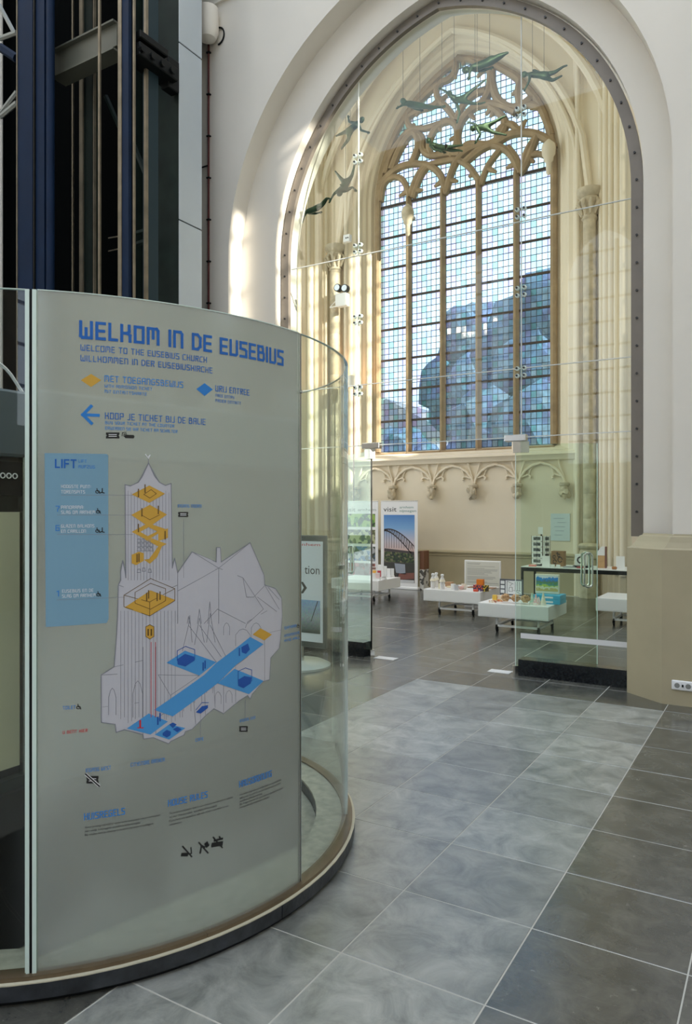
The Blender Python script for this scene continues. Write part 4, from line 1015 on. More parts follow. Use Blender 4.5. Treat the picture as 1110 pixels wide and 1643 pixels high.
# ---- red conduit and speaker on the wall beside the tower
wx = xat(336, 6.65)
cd = thing('red_conduit', (wx, 6.65, 3.5), 'thin dark red cable conduit clipped vertically up the cream wall', 'cable')
MB().tube([(wx, 6.635, 2.0), (wx, 6.635, ony(333, 62, 6.65).z)], .013, 8).build('pipe', pm('dark_red_pipe', (.10, .02, .018), .5), cd)
for k in range(8):
    zc = 3.6 + k * .50; BB(wx - .02, 6.61, zc - .008, wx + .03, 6.65, zc + .008, .003).build('clip', BLACK, cd)
m = MB().tube([(wx, 6.635, ony(330, 268, 6.65).z), (wx - .12, 6.635, ony(330, 268, 6.65).z)], .01, 6); m.build('branch_pipe', BLACK, cd)
c = ony(330, 48, 6.5)
sp_ = thing('wall_speaker', (c.x, 6.5, c.z), 'cream rounded loudspeaker high on the wall at the lift tower', 'speaker')
m = MB().lathe([(.03, c.z - .13), (.10, c.z - .10), (.13, c.z - .03), (.13, c.z + .25)], (c.x + .01, 6.52), 16, caps=True); m.build('housing', PAINT, sp_)
MB().tube([(c.x + .07 + .09 * math.cos(a), 6.64, c.z - .02 + .1 * math.sin(a)) for a in [PI * (-.5 + k / 10) for k in range(11)]], .01, 6).build('rim', BLACK, sp_)
MB().tube([(c.x - .03, 6.42, c.z - .05), (c.x - .03, 6.37, c.z - .07)], .03, 10).build('lens', CHROME, sp_)
p0, p1 = ony(327, 16, 6.65), ony(370, 0, 6.65)
tag(MB().box(p0.x, 6.62, p0.z - .012, -2, 6.65, p0.z + .012).build('wall_cable_trunking', PAINT), 'thin cream trunking strip along the top of the wall', 'trunking')
# sockets
c = ony(1095.5, 1100, 6.575)
sk = thing('double_socket', (c.x, 6.575, c.z), 'white double power socket low on the khaki pillar', 'socket')
BB(c.x - .085, 6.56, c.z - .04, c.x + .085, 6.576, c.z + .04, .006).build('face_plate', WHITE, sk)
for s_ in (-1, 1):
    p = MB().tube([(c.x + s_ * .042, 6.553, c.z), (c.x + s_ * .042, 6.562, c.z)], .032, 16).build('socket_ring', WHITE, sk)
    q = MB().tube([(c.x + s_ * .042, 6.5515, c.z), (c.x + s_ * .042, 6.56, c.z)], .021, 14).build('socket_well', pm('grey_well', (.25, .25, .23), .5), p)
B(c.x - .006, 6.552, c.z - .01, c.x + .006, 6.558, c.z + .01).build('centre_pin', BLACK, sk)

# ================================================================== INFO TOTEM
tt = thing('info_totem', (-4.36, 6.2, 0), 'grey framed information totem behind the round glass, reading tion', 'sign')
ty = 6.22; tx0, tx1 = -4.62, xat(522, ty); zt, zb_ = 1.36, .21
BB(tx0, ty, zb_, tx1, ty + .05, zt, .01).build('frame', pm('anthracite_frame', (.05, .06, .055), .4), tt)
B(tx0 + .02, ty - .004, zb_ + .06, tx1 - .03, ty, zt - .06).build('poster', pm('poster_paper', (.74, .78, .80), .5), tt)
tf = lambda x, z: (x, ty - .0055, z)
m = MB(); sans(m, 'tion', tf, xat(489, ty), ony(500, 921, ty).z, xat(513, ty), .09); m.build('poster_word', BLK, tt, fix=False)
m = MB(); sans(m, 'visitArnhem', tf, tx0 + .06, ony(500, 876, ty).z, xat(514, ty), .03); m.build('poster_logo', RED, tt, fix=False)
ca = ony(489, 943, ty); m = MB(); m.add([(ca.x - .05, ty - .0055, ca.z + .06), (ca.x - .02, ty - .0055, ca.z + .06), (ca.x + .03, ty - .0055, ca.z), (ca.x - .02, ty - .0055, ca.z - .06), (ca.x - .05, ty - .0055, ca.z - .06), (ca.x - .01, ty - .0055, ca.z)], [(0, 1, 2, 5), (5, 2, 3, 4)]); m.build('poster_arrow', BLK, tt, fix=False)
def photo_mat(name, top, mid_, bot, noise=30):
    m, t, b = newmat(name); c = t.nodes.new('ShaderNodeTexCoord'); s_ = t.nodes.new('ShaderNodeSeparateXYZ'); r = t.nodes.new('ShaderNodeValToRGB')
    n = t.nodes.new('ShaderNodeTexNoise'); n.inputs['Scale'].default_value = noise; n.inputs['Detail'].default_value = 5
    t.links.new(c.outputs['Generated'], s_.inputs[0]); t.links.new(c.outputs['Object'], n.inputs['Vector'])
    ad = t.nodes.new('ShaderNodeMath'); ad.operation = 'MULTIPLY_ADD'; ad.inputs[1].default_value = .12; t.links.new(n.outputs['Fac'], ad.inputs[0]); t.links.new(s_.outputs['Z'], ad.inputs[2])
    e = r.color_ramp.elements; e[0].position = .1; e[0].color = (*bot, 1); e[1].position = 1.0; e[1].color = (*top, 1); x = e.new(.55); x.color = (*mid_, 1)
    t.links.new(ad.outputs[0], r.inputs[0])
    mx = t.nodes.new('ShaderNodeMix'); mx.data_type = 'RGBA'; mx.blend_type = 'OVERLAY'; mx.inputs[0].default_value = .5
    t.links.new(r.outputs[0], mx.inputs[6]); t.links.new(n.outputs['Color'], mx.inputs[7]); t.links.new(mx.outputs[2], b.inputs['Base Color'])
    b.inputs['Roughness'].default_value = .4; return m
pz0, pz1 = ony(500, 1016, ty).z, ony(500, 963, ty).z
B(tx0 + .03, ty - .006, pz0, tx1 - .06, ty - .004, pz1).build('poster_photo', photo_mat('city_photo', (.25, .4, .6), (.35, .42, .42), (.03, .05, .04), 60), tt)
m = MB().add([(xat(499, ty), ty - .008, pz0 + .12), (xat(500, ty), ty - .008, pz0 + .12), (xat(511, ty), ty - .008, pz1 - .005), (xat(509.5, ty), ty - .008, pz1 - .005)], [(0, 1, 2, 3)]); m.build('poster_mast', BLK, tt, fix=False)
MB().tube([(-4.32, ty + .03, .03), (-4.32, ty + .03, .23)], .04, 12).build('post', CHROME, tt)
MB().lathe([(.34, 0), (.34, .02), (.28, .05), (.05, .06)], (-4.34, ty + .02), 28, caps=True).build('foot', pm('pale_grey_foot', (.5, .52, .48), .4), tt)

# ================================================================== SHOP FURNITURE
def display_table(x0, y0, label, w_=.94, d=.9):
    t = thing('display_table', (x0 + w_ / 2, y0 + d / 2, 0), label, 'table', 'white wheeled display tables')
    BB(x0, y0, .21, x0 + w_, y0 + d, .392, .004).build('tray_box', WHITE, t)
    MB().box(x0 + .03, y0 - .003, .225, x0 + w_ - .03, y0, .377).build('front_panel', WHITE, t)
    a, b = x0 + .22, x0 + w_ - .16; c, e = y0 + .12, y0 + d - .14; r = .014
    for (x, y) in ((a, c), (b, c), (a, e), (b, e)):
        B(x - r, y - r, .075, x + r, y + r, .21).build('leg', WHITE, t)
        p = BB(x - .018, y - .012, .03, x + .018, y + .012, .075, .003).build('caster', BLACK, t)
        MB().tube([(x - .012, y + .014, .024), (x + .012, y + .014, .024)], .024, 12).build('wheel', BLACK, p)
    m = MB()
    for q in ((a, c, b, c), (a, e, b, e), (a, c, a, e), (b, c, b, e)): m.box(q[0] - r, q[1] - r, .075, q[2] + r, q[3] + r, .103)
    m.build('base_frame', WHITE, t)
    return t
display_table(-4.876, 10.45, 'white wheeled display table with bottles and mugs on it')
display_table(-3.516, 9.25, 'nearest white wheeled display table, with landscape box and cones')
display_table(-7.10, 11.26, 'white wheeled display table full of cards beside the roll-up banners', .98, .85)
display_table(-2.29, 10.62, 'bare white wheeled display table seen at the khaki pillar', .94, .8)
TT = .392

def item(px0, px1, Y, h, d, z=TT):  # x range from pixels
    return xat(px0, Y), xat(px1, Y), Y, Y + d, z, z + h
def boxthing(name, px0, px1, Y, h, d, mat, label, cat, z=TT, group=None, b=.003):
    x0, x1, y0, y1, z0, z1 = item(px0, px1, Y, h, d, z)
    t = thing(name, ((x0 + x1) / 2, (y0 + y1) / 2, z0), label, cat, group)
    BB(x0, y0, z0, x1, y1, z1, b).build('body', mat, t); return t, (x0, x1, y0, y1, z0, z1)
# --- table 1: bottles
def bottle(px, Y, label, h=.235, mat=None):
    x = xat(px, Y); t = thing('bottle', (x, Y, TT), label, 'bottle', 'white bottles on the display table')
    MB().lathe([(.030, TT), (.036, TT + .006), (.036, TT + h * .60), (.030, TT + h * .70), (.018, TT + h * .80), (.016, TT + h * .88)], (x, Y), 14, caps=True).build('flask', mat or pm('milky_bottle', (.72, .70, .68), .35), t)
    MB().lathe([(.024, TT + h * .86), (.026, TT + h * .97), (.016, TT + h)], (x, Y), 12, caps=True).build('cap', WHITE, t)
    m = MB(); m.lathe([(.026, TT + h * .72), (.050, TT + h * .50), (.044, TT + h * .48)], (x, Y), 12); m.build('cloth_collar', pm('cream_cloth', (.80, .74, .58), .8), t)
bottle(694.5, 10.62, 'white bottle with cream collar at the table corner, nearest the banner'); bottle(699.8, 10.80, 'white bottle standing behind the corner bottle, half hidden by it'); bottle(709.5, 10.56, 'white round-capped bottle standing apart, third of the bottles')
boxthing('soap_box', 703, 706, 10.58, .085, .05, pm('cream_card', (.78, .72, .50), .6), 'small cream carton between the white bottles', 'box')
def mug(px, Y, label, mat):
    x = xat(px, Y); t = thing('mug', (x, Y, TT), label, 'mug')
    MB().lathe([(.030, TT), (.036, TT + .004), (.038, TT + .085), (.034, TT + .085), (.031, TT + .01), (.001, TT + .008)], (x, Y), 18).build('cup', mat, t)
    MB().tube([(x + .036 + .022 * math.sin(a), Y, TT + .045 + .026 * math.cos(a)) for a in [PI * k / 8 for k in range(9)]], .005, 6).build('handle', mat, t)
mug(727, 10.62, 'white mug in the middle of the display table', WHITE); mug(731.5, 10.52, 'white mug with grey print beside the pink bowl', pm('grey_print_mug', (.62, .62, .64), .4)); mug(744, 10.74, 'cream mug behind the pink bowl', pm('cream_mug', (.80, .74, .62), .4))
x = xat(739.5, 10.66); tag(MB().lathe([(.02, TT), (.035, TT + .01), (.05, TT + .05), (.046, TT + .05), (.03, TT + .014), (.001, TT + .012)], (x, 10.66), 16).build('bowl', pm('pink_ceramic', (.80, .50, .44), .4)), 'small pink bowl between the mugs', 'bowl')
boxthing('gift_box', 714, 724, 10.95, .075, .10, pm('brown_card', (.45, .26, .14), .6), 'brown gift box with cream lid behind the bottles', 'box')
boxthing('lid_box', 716, 726, 10.82, .02, .1, pm('cream_lid', (.75, .66, .45), .6), 'flat cream box lying before the brown gift box', 'box')
def pat_mat(name, cols, scale):
    m, t, b = newmat(name); c = t.nodes.new('ShaderNodeTexCoord'); v = t.nodes.new('ShaderNodeTexVoronoi'); v.inputs['Scale'].default_value = scale
    r = t.nodes.new('ShaderNodeValToRGB'); r.color_ramp.interpolation = 'CONSTANT'; e = r.color_ramp.elements
    t.links.new(c.outputs['Object'], v.inputs['Vector']); t.links.new(v.outputs['Color'], r.inputs[0])
    e[0].color = (*cols[0], 1); e[1].position = 1 / len(cols); e[1].color = (*cols[1], 1)
    for k, cc in enumerate(cols[2:]): x = e.new((k + 2) / len(cols)); x.color = (*cc, 1)
    t.links.new(r.outputs[0], b.inputs['Base Color']); b.inputs['Roughness'].default_value = .4; return m
ORANGE = pm('orange_card', (.80, .22, .02), .45)
PATB = pat_mat('patterned_carton', [(.05, .04, .08), (.10, .06, .16), (.7, .12, .05), (.85, .8, .8)], 45)
YEL = pat_mat('yellow_carton', [(.75, .5, .05), (.06, .05, .03), (.75, .55, .08)], 40)
boxthing('tea_box', 758.8, 766.3, 10.56, .095, .07, PATB, 'dark red-patterned carton, the nearer lower one under the orange box', 'box')
boxthing('tea_box', 766.6, 774.3, 10.56, .095, .07, PATB, 'dark patterned carton between the red one and the yellow one', 'box')
boxthing('tea_box', 774.8, 782, 10.56, .095, .07, YEL, 'yellow and black patterned carton at the end of the row', 'box')
boxthing('tea_box', 764, 774.5, 10.56, .085, .07, ORANGE, 'plain orange carton stacked on the dark cartons', 'box', z=TT + .096)
boxthing('snack_box', 759, 765.5, 10.47, .035, .05, pm('red_card', (.7, .10, .05), .5), 'small red packet in front of the patterned cartons', 'box')
tag(BB(xat(748, 10.95), 10.95, TT, xat(790, 10.95), 11.15, TT + .012, .004).build('brown_tray', pm('brown_tray', (.30, .17, .09), .5)), 'flat brown tray behind the patterned cartons', 'tray')
# leaning info board behind table 1
bx0, bx1, by = xat(745, 11.6), xat(803, 11.6), 11.6
ib = thing('text_board', ((bx0 + bx1) / 2, by, 0), 'white framed board of grey text lines standing behind the table', 'board')
zt_ = ony(760, 899, by).z; m = BB(bx0, by, .0, bx1, by + .03, zt_, .005).build('frame', WHITE, ib)
B(bx0 + .02, by - .004, .03, bx1 - .02, by, zt_ - .02).build('sheet', pm('board_sheet', (.66, .65, .58), .5), ib)
m = MB(); zz = zt_ - .05; r5 = random.Random(5)
while zz > .4:
    m.box(bx0 + .05, by - .0055, zz, bx0 + .05 + r5.uniform(.3, .55 if zz < zt_ - .07 else .2), by - .004, zz + .006); zz -= .018 if r5.random() < .8 else .032
m.build('text_lines', pm('grey_print', (.32, .32, .30), .6), ib)
B(bx0 + .1, by + .03, 0, bx0 + .14, by + .25, .02).build('foot', WHITE, ib); B(bx1 - .14, by + .03, 0, bx1 - .1, by + .25, .02).build('foot', WHITE, ib)

# --- table 2
pY = 9.85; x0, x1 = xat(801.5, pY), xat(839, pY)
fp = thing('framed_drawing', ((x0 + x1) / 2, pY, TT), 'dark grey framed line drawing standing upright at the back of the table', 'picture')
BB(x0, pY, TT, x1, pY + .02, TT + .275, .004).build('frame', pm('charcoal_frame', (.10, .11, .13), .4), fp)
B(x0 + .085, pY - .003, TT + .07, x1 - .02, pY, TT + .255).build('paper', pm('paper', (.80, .82, .82), .5), fp)
m = MB(); f2 = lambda u, v: (x0 + .085 + (x1 - x0 - .105) * u, pY - .0045, TT + .07 + .185 * v)
def strip(m, a, b, wd, f):
    L = math.hypot(b[0] - a[0], b[1] - a[1]); nx, nz = -(b[1] - a[1]) / L * wd, (b[0] - a[0]) / L * wd
    m.add([f(a[0] + nx, a[1] + nz), f(a[0] - nx, a[1] - nz), f(b[0] - nx, b[1] - nz), f(b[0] + nx, b[1] + nz)], [(0, 1, 2, 3)])
for a, b in (((.1, .05), (.1, .95)), ((.2, .2), (.45, .2)), ((.2, .2), (.25, .5)), ((.25, .5), (.42, .52)), ((.42, .52), (.45, .2)), ((.6, .3), (.6, .95)), ((.75, .3), (.75, .95)), ((.88, .25), (.88, .95)), ((.5, .3), (.95, .05)), ((.6, .3), (.95, .25)), ((.28, .6), (.4, .75)), ((.1, .95), (.5, .75))): strip(m, a, b, .012, f2)
m.build('ink_lines', BLK, fp, fix=False)
for k in range(3): B(x0 + .015, pY - .003, TT + .08 + k * .062, x0 + .07, pY, TT + .125 + k * .062).build('side_label', MATS['paper'], fp)
B(x0 + .01, pY - .003, TT + .03, x1 - .02, pY, TT + .05).build('caption_strip', MATS['paper'], fp)
pY = 9.72; x0, x1 = xat(858.5, pY), xat(896.5, pY)
for k in range(2):
    t, e = boxthing('puzzle_box', 855.5, 898.5, 9.55, .058, .30, pm('cyan_carton', (.05, .42, .66), .4), ('upper' if k else 'lower') + ' of the two cyan puzzle boxes under the landscape picture', 'box', z=TT + k * .059, group='puzzle boxes')
    B(e[0] + .12, e[2] - .002, e[4] + .018, e[0] + .26, e[2], e[4] + .04).build('side_print', WHT, t)
def landscape():
    m, t, b = newmat('landscape_print'); c = t.nodes.new('ShaderNodeTexCoord'); s_ = t.nodes.new('ShaderNodeSeparateXYZ'); r = t.nodes.new('ShaderNodeValToRGB'); n = t.nodes.new('ShaderNodeTexNoise')
    n.inputs['Scale'].default_value = 22; t.links.new(c.outputs['Generated'], s_.inputs[0]); t.links.new(c.outputs['Object'], n.inputs['Vector'])
    ad = t.nodes.new('ShaderNodeMath'); ad.operation = 'MULTIPLY_ADD'; ad.inputs[1].default_value = .5; t.links.new(n.outputs['Fac'], ad.inputs[0]); sb = t.nodes.new('ShaderNodeMath'); sb.operation = 'SUBTRACT'; sb.inputs[1].default_value = .25
    t.links.new(s_.outputs['Z'], ad.inputs[2]); t.links.new(ad.outputs[0], sb.inputs[0]); t.links.new(sb.outputs[0], r.inputs[0]); r.color_ramp.interpolation = 'CONSTANT'
    e = r.color_ramp.elements; e[0].color = (.62, .48, .16, 1); e[1].position = .15; e[1].color = (.80, .78, .55, 1)
    for p_, c_ in ((.3, (.45, .62, .10)), (.4, (.10, .30, .28)), (.5, (.12, .28, .10)), (.6, (.10, .22, .32)), (.7, (.04, .28, .72)), (.86, (.75, .82, .88))): x = e.new(p_); x.color = (*c_, 1)
    t.links.new(r.outputs[0], b.inputs['Base Color']); b.inputs['Roughness'].default_value = .4; return m
ls = thing('landscape_box', ((x0 + x1) / 2, pY, TT + .118), 'white-edged box showing a mountain lake landscape, standing on cyan boxes', 'box')
BB(x0, pY, TT + .118, x1, pY + .05, TT + .375, .003).build('carton', pm('peach_edge', (.85, .80, .66), .5), ls)
B(x0 + .012, pY - .002, TT + .15, x1 - .012, pY, TT + .360).build('picture', landscape(), ls)
for px, Y, h, c_, lab in ((853.5, 9.42, .15, (.55, .80, .66), 'mint green paper cone, first of the cones from the straw bundles'), (859.5, 9.40, .14, (.85, .50, .50), 'pink paper cone in front of the cyan boxes'), (864, 9.46, .10, (.78, .62, .66), 'short pale pink paper cone between the taller cones'), (871.5, 9.42, .17, (.78, .74, .55), 'tallest paper cone, cream and mint striped')):
    x = xat(px, Y); m_ = pat_mat('cone_paper', [c_, (.85, .82, .75), c_, c_], 60)
    t = thing('paper_cone', (x, Y, TT), lab, 'cone', 'small paper cones'); MB().lathe([(.040, TT), (.040, TT + .004), (.005, TT + h)], (x, Y), 14, caps=True).build('cone', m_, t)
STRAW = pm('straw', (.66, .44, .24), .8, var=.25, scale=30)
for k, (px, lab) in enumerate(((811, 'straw bundle nearest the yellow packet'), (827, 'straw bundle in the middle of the row'), (843, 'straw bundle beside the paper cones'))):
    Y = 9.40 + .03 * (k % 2); x = xat(px, Y); rr = random.Random(k); t = thing('straw_bundle', (x, Y, TT), lab, 'bundle', 'straw bundles'); m = MB()
    for i in range(46):
        a = rr.uniform(0, 2 * PI); e_ = rr.uniform(.1, 1.4); r_ = rr.uniform(.05, .088)
        c_ = Vector((x, Y, TT + .055)); d = Vector((math.cos(a) * math.cos(e_), math.sin(a) * math.cos(e_), math.sin(e_) * .8)); s_ = Vector((-math.sin(a), math.cos(a), 0)) * .03
        p = c_ + d * r_; m.tube([c_ - s_, p, c_ + d * r_ * .8 + s_, c_ + s_ + Vector((0, 0, -.03))], .0055, 4)
    o = m.build('straw', STRAW, t); MB().tube([(x + .028 * math.cos(a), Y + .028 * math.sin(a), TT + .045) for a in [2 * PI * i / 12 for i in range(12)]], .012, 6, closed=True).build('binding', pm('raffia', (.75, .56, .36), .7), t)
boxthing('yellow_packet', 789.5, 796, 9.47, .085, .06, pm('yellow_card', (.80, .52, .08), .5), 'upright yellow packet at the end of the straw bundles', 'box')
boxthing('colour_packet', 797, 806, 9.50, .08, .06, pat_mat('colour_print', [(.8, .45, .2), (.85, .75, .6), (.8, .2, .1)], 35), 'orange and white printed packet beside the yellow one', 'box')
boxthing('low_packet', 784, 794, 9.32, .03, .06, pat_mat('low_print', [(.8, .65, .5), (.5, .15, .08), (.85, .8, .7)], 35), 'small flat packet at the near end of the table', 'box')
# --- table 3: card holders
k = 0
CARDS = [(595.5, 601.5, 11.36, .12, (.82, .80, .78)), (602, 609, 11.36, .13, (.80, .62, .62)), (597, 604, 11.55, .165, (.78, .40, .06)), (604.5, 611.5, 11.6, .16, (.45, .05, .07)), (596, 603, 11.78, .20, (.20, .10, .08)), (606, 615, 11.8, .24, (.75, .75, .74)), (614, 620, 11.9, .21, (.78, .78, .76)), (620.5, 626, 12.0, .16, (.80, .80, .79)), (626.5, 631.5, 12.03, .16, (.80, .80, .80)), (612, 619, 11.45, .07, (.5, .5, .5))]
DES = ['pink-edged white', 'rosy', 'orange', 'dark red', 'brown-black', 'tall grey', 'tall pale', 'narrow white', 'narrow white end', 'low grey']
for (a, b, Y, h, c_), dsc in zip(CARDS, DES):
    x0, x1 = xat(a, Y), xat(b, Y); k += 1
    t = thing('card_holder', ((x0 + x1) / 2, Y, TT), dsc + ' card in a white holder on the table by the banners', 'card holder', 'card holders')
    B(x0, Y, TT, x1, Y + .03, TT + .03).build('holder_base', WHITE, t)
    B(x0, Y + .008, TT + .03, x1, Y + .014, TT + h).build('holder_frame', WHITE, t)
    B(x0 + .008, Y + .004, TT + .035, x1 - .008, Y + .008, TT + h - .012).build('card', pm('card_' + dsc.replace(' ', '_'), c_, .5), t)
# --- high desk with goods
DY0, DY1, DH = 11.70, 12.45, .71
dx0, dx1 = xat(835.5, DY0), -1.85
dk = thing('long_table', ((dx0 + dx1) / 2, (DY0 + DY1) / 2, 0), 'long black-edged table with white top behind the glass at the back', 'table')
B(dx0, DY0, DH - .012, dx1, DY1, DH).build('table_top', WHITE, dk)
m = MB().box(dx0, DY0, DH - .075, dx1, DY0 + .03, DH - .013).box(dx0, DY1 - .03, DH - .075, dx1, DY1, DH - .013).box(dx0, DY0 + .031, DH - .075, dx0 + .03, DY1 - .031, DH - .013); m.build('apron', BLACK, dk)
for x in (dx0, dx1 - .035):
    for y in (DY0, DY1 - .035): B(x, y, 0, x + .035, y + .035, DH - .076).build('leg', BLACK, dk)
def onY(px0, px1, Y): return xat(px0, Y), xat(px1, Y)
# postcard rack
Y = 12.0; x0, x1 = onY(852.5, 880, Y); rk = thing('postcard_rack', ((x0 + x1) / 2, Y, DH), 'black revolving rack filled with postcards, white card on top', 'rack')
zt_ = DH + .50; xm = x0 + (x1 - x0) * .66
MB().tube([((x0 + x1) / 2, Y + .08, DH), ((x0 + x1) / 2, Y + .08, zt_ + .02)], .012, 8).build('spindle', BLACK, rk)
MB().lathe([(.11, DH), (.11, DH + .012), (.02, DH + .02)], ((x0 + x1) / 2, Y + .08), 18, caps=True).build('base', BLACK, rk)
def rackface(a, b, ya_, yb_):
    m = MB()
    for u in (0, .5, 1): xx, yy = a + (b - a) * u, ya_ + (yb_ - ya_) * u; m.tube([(xx, yy, DH + .03), (xx, yy, zt_)], .003, 5)
    m.build('wire_frame', BLACK, rk)
    for r in range(5):
        z0 = DH + .035 + r * .093
        q = MB().add([(a + .006, ya_, z0), (b - .006, yb_, z0), (b - .006, yb_, z0 + .085), (a + .006, ya_, z0 + .085)], [(0, 1, 2, 3)]).build('postcard', WHITE, rk, fix=False)
        a2, b2 = a + (b - a) * .18, a + (b - a) * .82; y2, y3 = ya_ + (yb_ - ya_) * .18 - .003, ya_ + (yb_ - ya_) * .82 - .003
        MB().add([(a2, y2, z0 + .018), (b2, y3, z0 + .018), (b2, y3, z0 + .070), (a2, y2, z0 + .070)], [(0, 1, 2, 3)]).build('card_photo', pat_mat('card_photo', [(.02, .025, .025), (.12, .13, .12), (.04, .05, .05), (.3, .3, .28)], 60), q, fix=False)
rackface(x0, xm, Y, Y - .02); rackface(xm + .005, x1, Y - .015, Y + .10)
BB(x0 + .09, Y + .07, zt_ + .02, x0 + .17, Y + .078, zt_ + .14, .002).build('top_card', WHITE, rk)
CARD = pm('kraft_cardboard', (.30, .16, .075), .7, var=.1, scale=12)
t, e = boxthing('kraft_box', 884, 904, 12.0, .25, .16, CARD, 'brown cardboard box with dark cut-out shapes', 'box', z=DH)
m = MB(); f3 = lambda u, v: (e[0] + (e[1] - e[0]) * u, e[2] - .002, e[4] + (e[5] - e[4]) * v)
for (cx_, cy_, r_) in ((.25, .62, .1), (.62, .72, .09), (.72, .45, .17), (.3, .3, .13), (.5, .86, .05)):
    ring = [(cx_ + r_ * math.cos(a), cy_ + r_ * math.sin(a)) for a in [2 * PI * i / 12 for i in range(12)]]
    for a, b in zip(ring, ring[1:]): strip(m, a, b, .03, f3)
m.build('cut_outs', BLK, t, fix=False)
t, e = boxthing('c_box', 922, 941, 11.95, .18, .10, WHITE, 'white cube box with a black letter C on its front', 'box', z=DH + .03)
m = MB(); f4 = lambda u, v: (e[0] + (e[1] - e[0]) * u, e[2] - .002, e[4] + (e[5] - e[4]) * v)
ring = [(.48 + .24 * math.cos(a), .5 + .26 * math.sin(a)) for a in [R_(50) + (R_(310) - R_(50)) * i / 14 for i in range(15)]]
for a, b in zip(ring, ring[1:]): strip(m, a, b, .065, f4)
m.build('letter_c', BLK, t, fix=False)
tag(BB(*[xat(918, 11.9), 11.9, DH], xat(944, 11.9), 12.1, DH + .029, .004).build('black_book', BLACK), 'black book lying under the white letter box', 'book')
tag(BB(xat(905, 11.88), 11.8, DH, xat(922, 11.88), 11.95, DH + .02, .004).build('grey_booklet', pm('grey_booklet', (.35, .36, .37), .5)), 'grey booklet lying beside the black book', 'book')
tag(BB(xat(925, 11.78), 11.76, DH, xat(938, 11.78), 11.86, DH + .025, .006).build('red_purse', pm('dark_red_cloth', (.35, .05, .06), .7)), 'small dark red pouch before the white letter box', 'pouch')
Y = 12.0; x0, x1 = onY(958, 970, Y); tw = thing('wooden_tower', ((x0 + x1) / 2, Y, DH), 'slim tower model with white slanted top and tan wooden body', 'model')
BB(x0, Y, DH, x1, Y + .08, DH + .20, .003).build('wood_body', pm('tan_wood', (.55, .34, .16), .55, var=.15, scale=14), tw)
MB().prism([(x0, DH + .20), (x1, DH + .20), (x1, DH + .34), (x0 + (x1 - x0) * .55, DH + .34), (x0, DH + .26)], lambda p, d: (p[0], Y + d, p[1]), .08).build('white_top', WHITE, tw)
B(x1 + .001, Y, DH, x1 + .02, Y + .08, DH + .34).build('side_face', pm('brown_side', (.22, .10, .08), .5), tw)
boxthing('price_card', 869.5, 882, 11.84, .175, .01, WHITE, 'white upright card in front of the postcard rack', 'card', z=DH, b=.001)
boxthing('price_card', 988, 1002, 11.95, .20, .01, WHITE, 'white upright card at the pillar end of the long table', 'card', z=DH, b=.001)
boxthing('small_jar', 884, 889, 11.76, .045, .04, WHITE, 'tiny white box before the brown box, nearer the rack', 'box', z=DH); boxthing('small_jar', 892, 898, 11.76, .045, .04, WHITE, 'tiny white box before the brown box, farther from the rack', 'box', z=DH)
boxthing('pink_soap', 848, 859, 11.76, .03, .06, pm('coral', (.8, .30, .25), .5), 'flat coral packet at the end of the long table', 'packet', z=DH)
boxthing('tan_pouch', 981, 989, 11.80, .045, .05, pm('tan_leather', (.38, .17, .06), .6), 'small tan leather pouch near the white card', 'pouch', z=DH, b=.012)

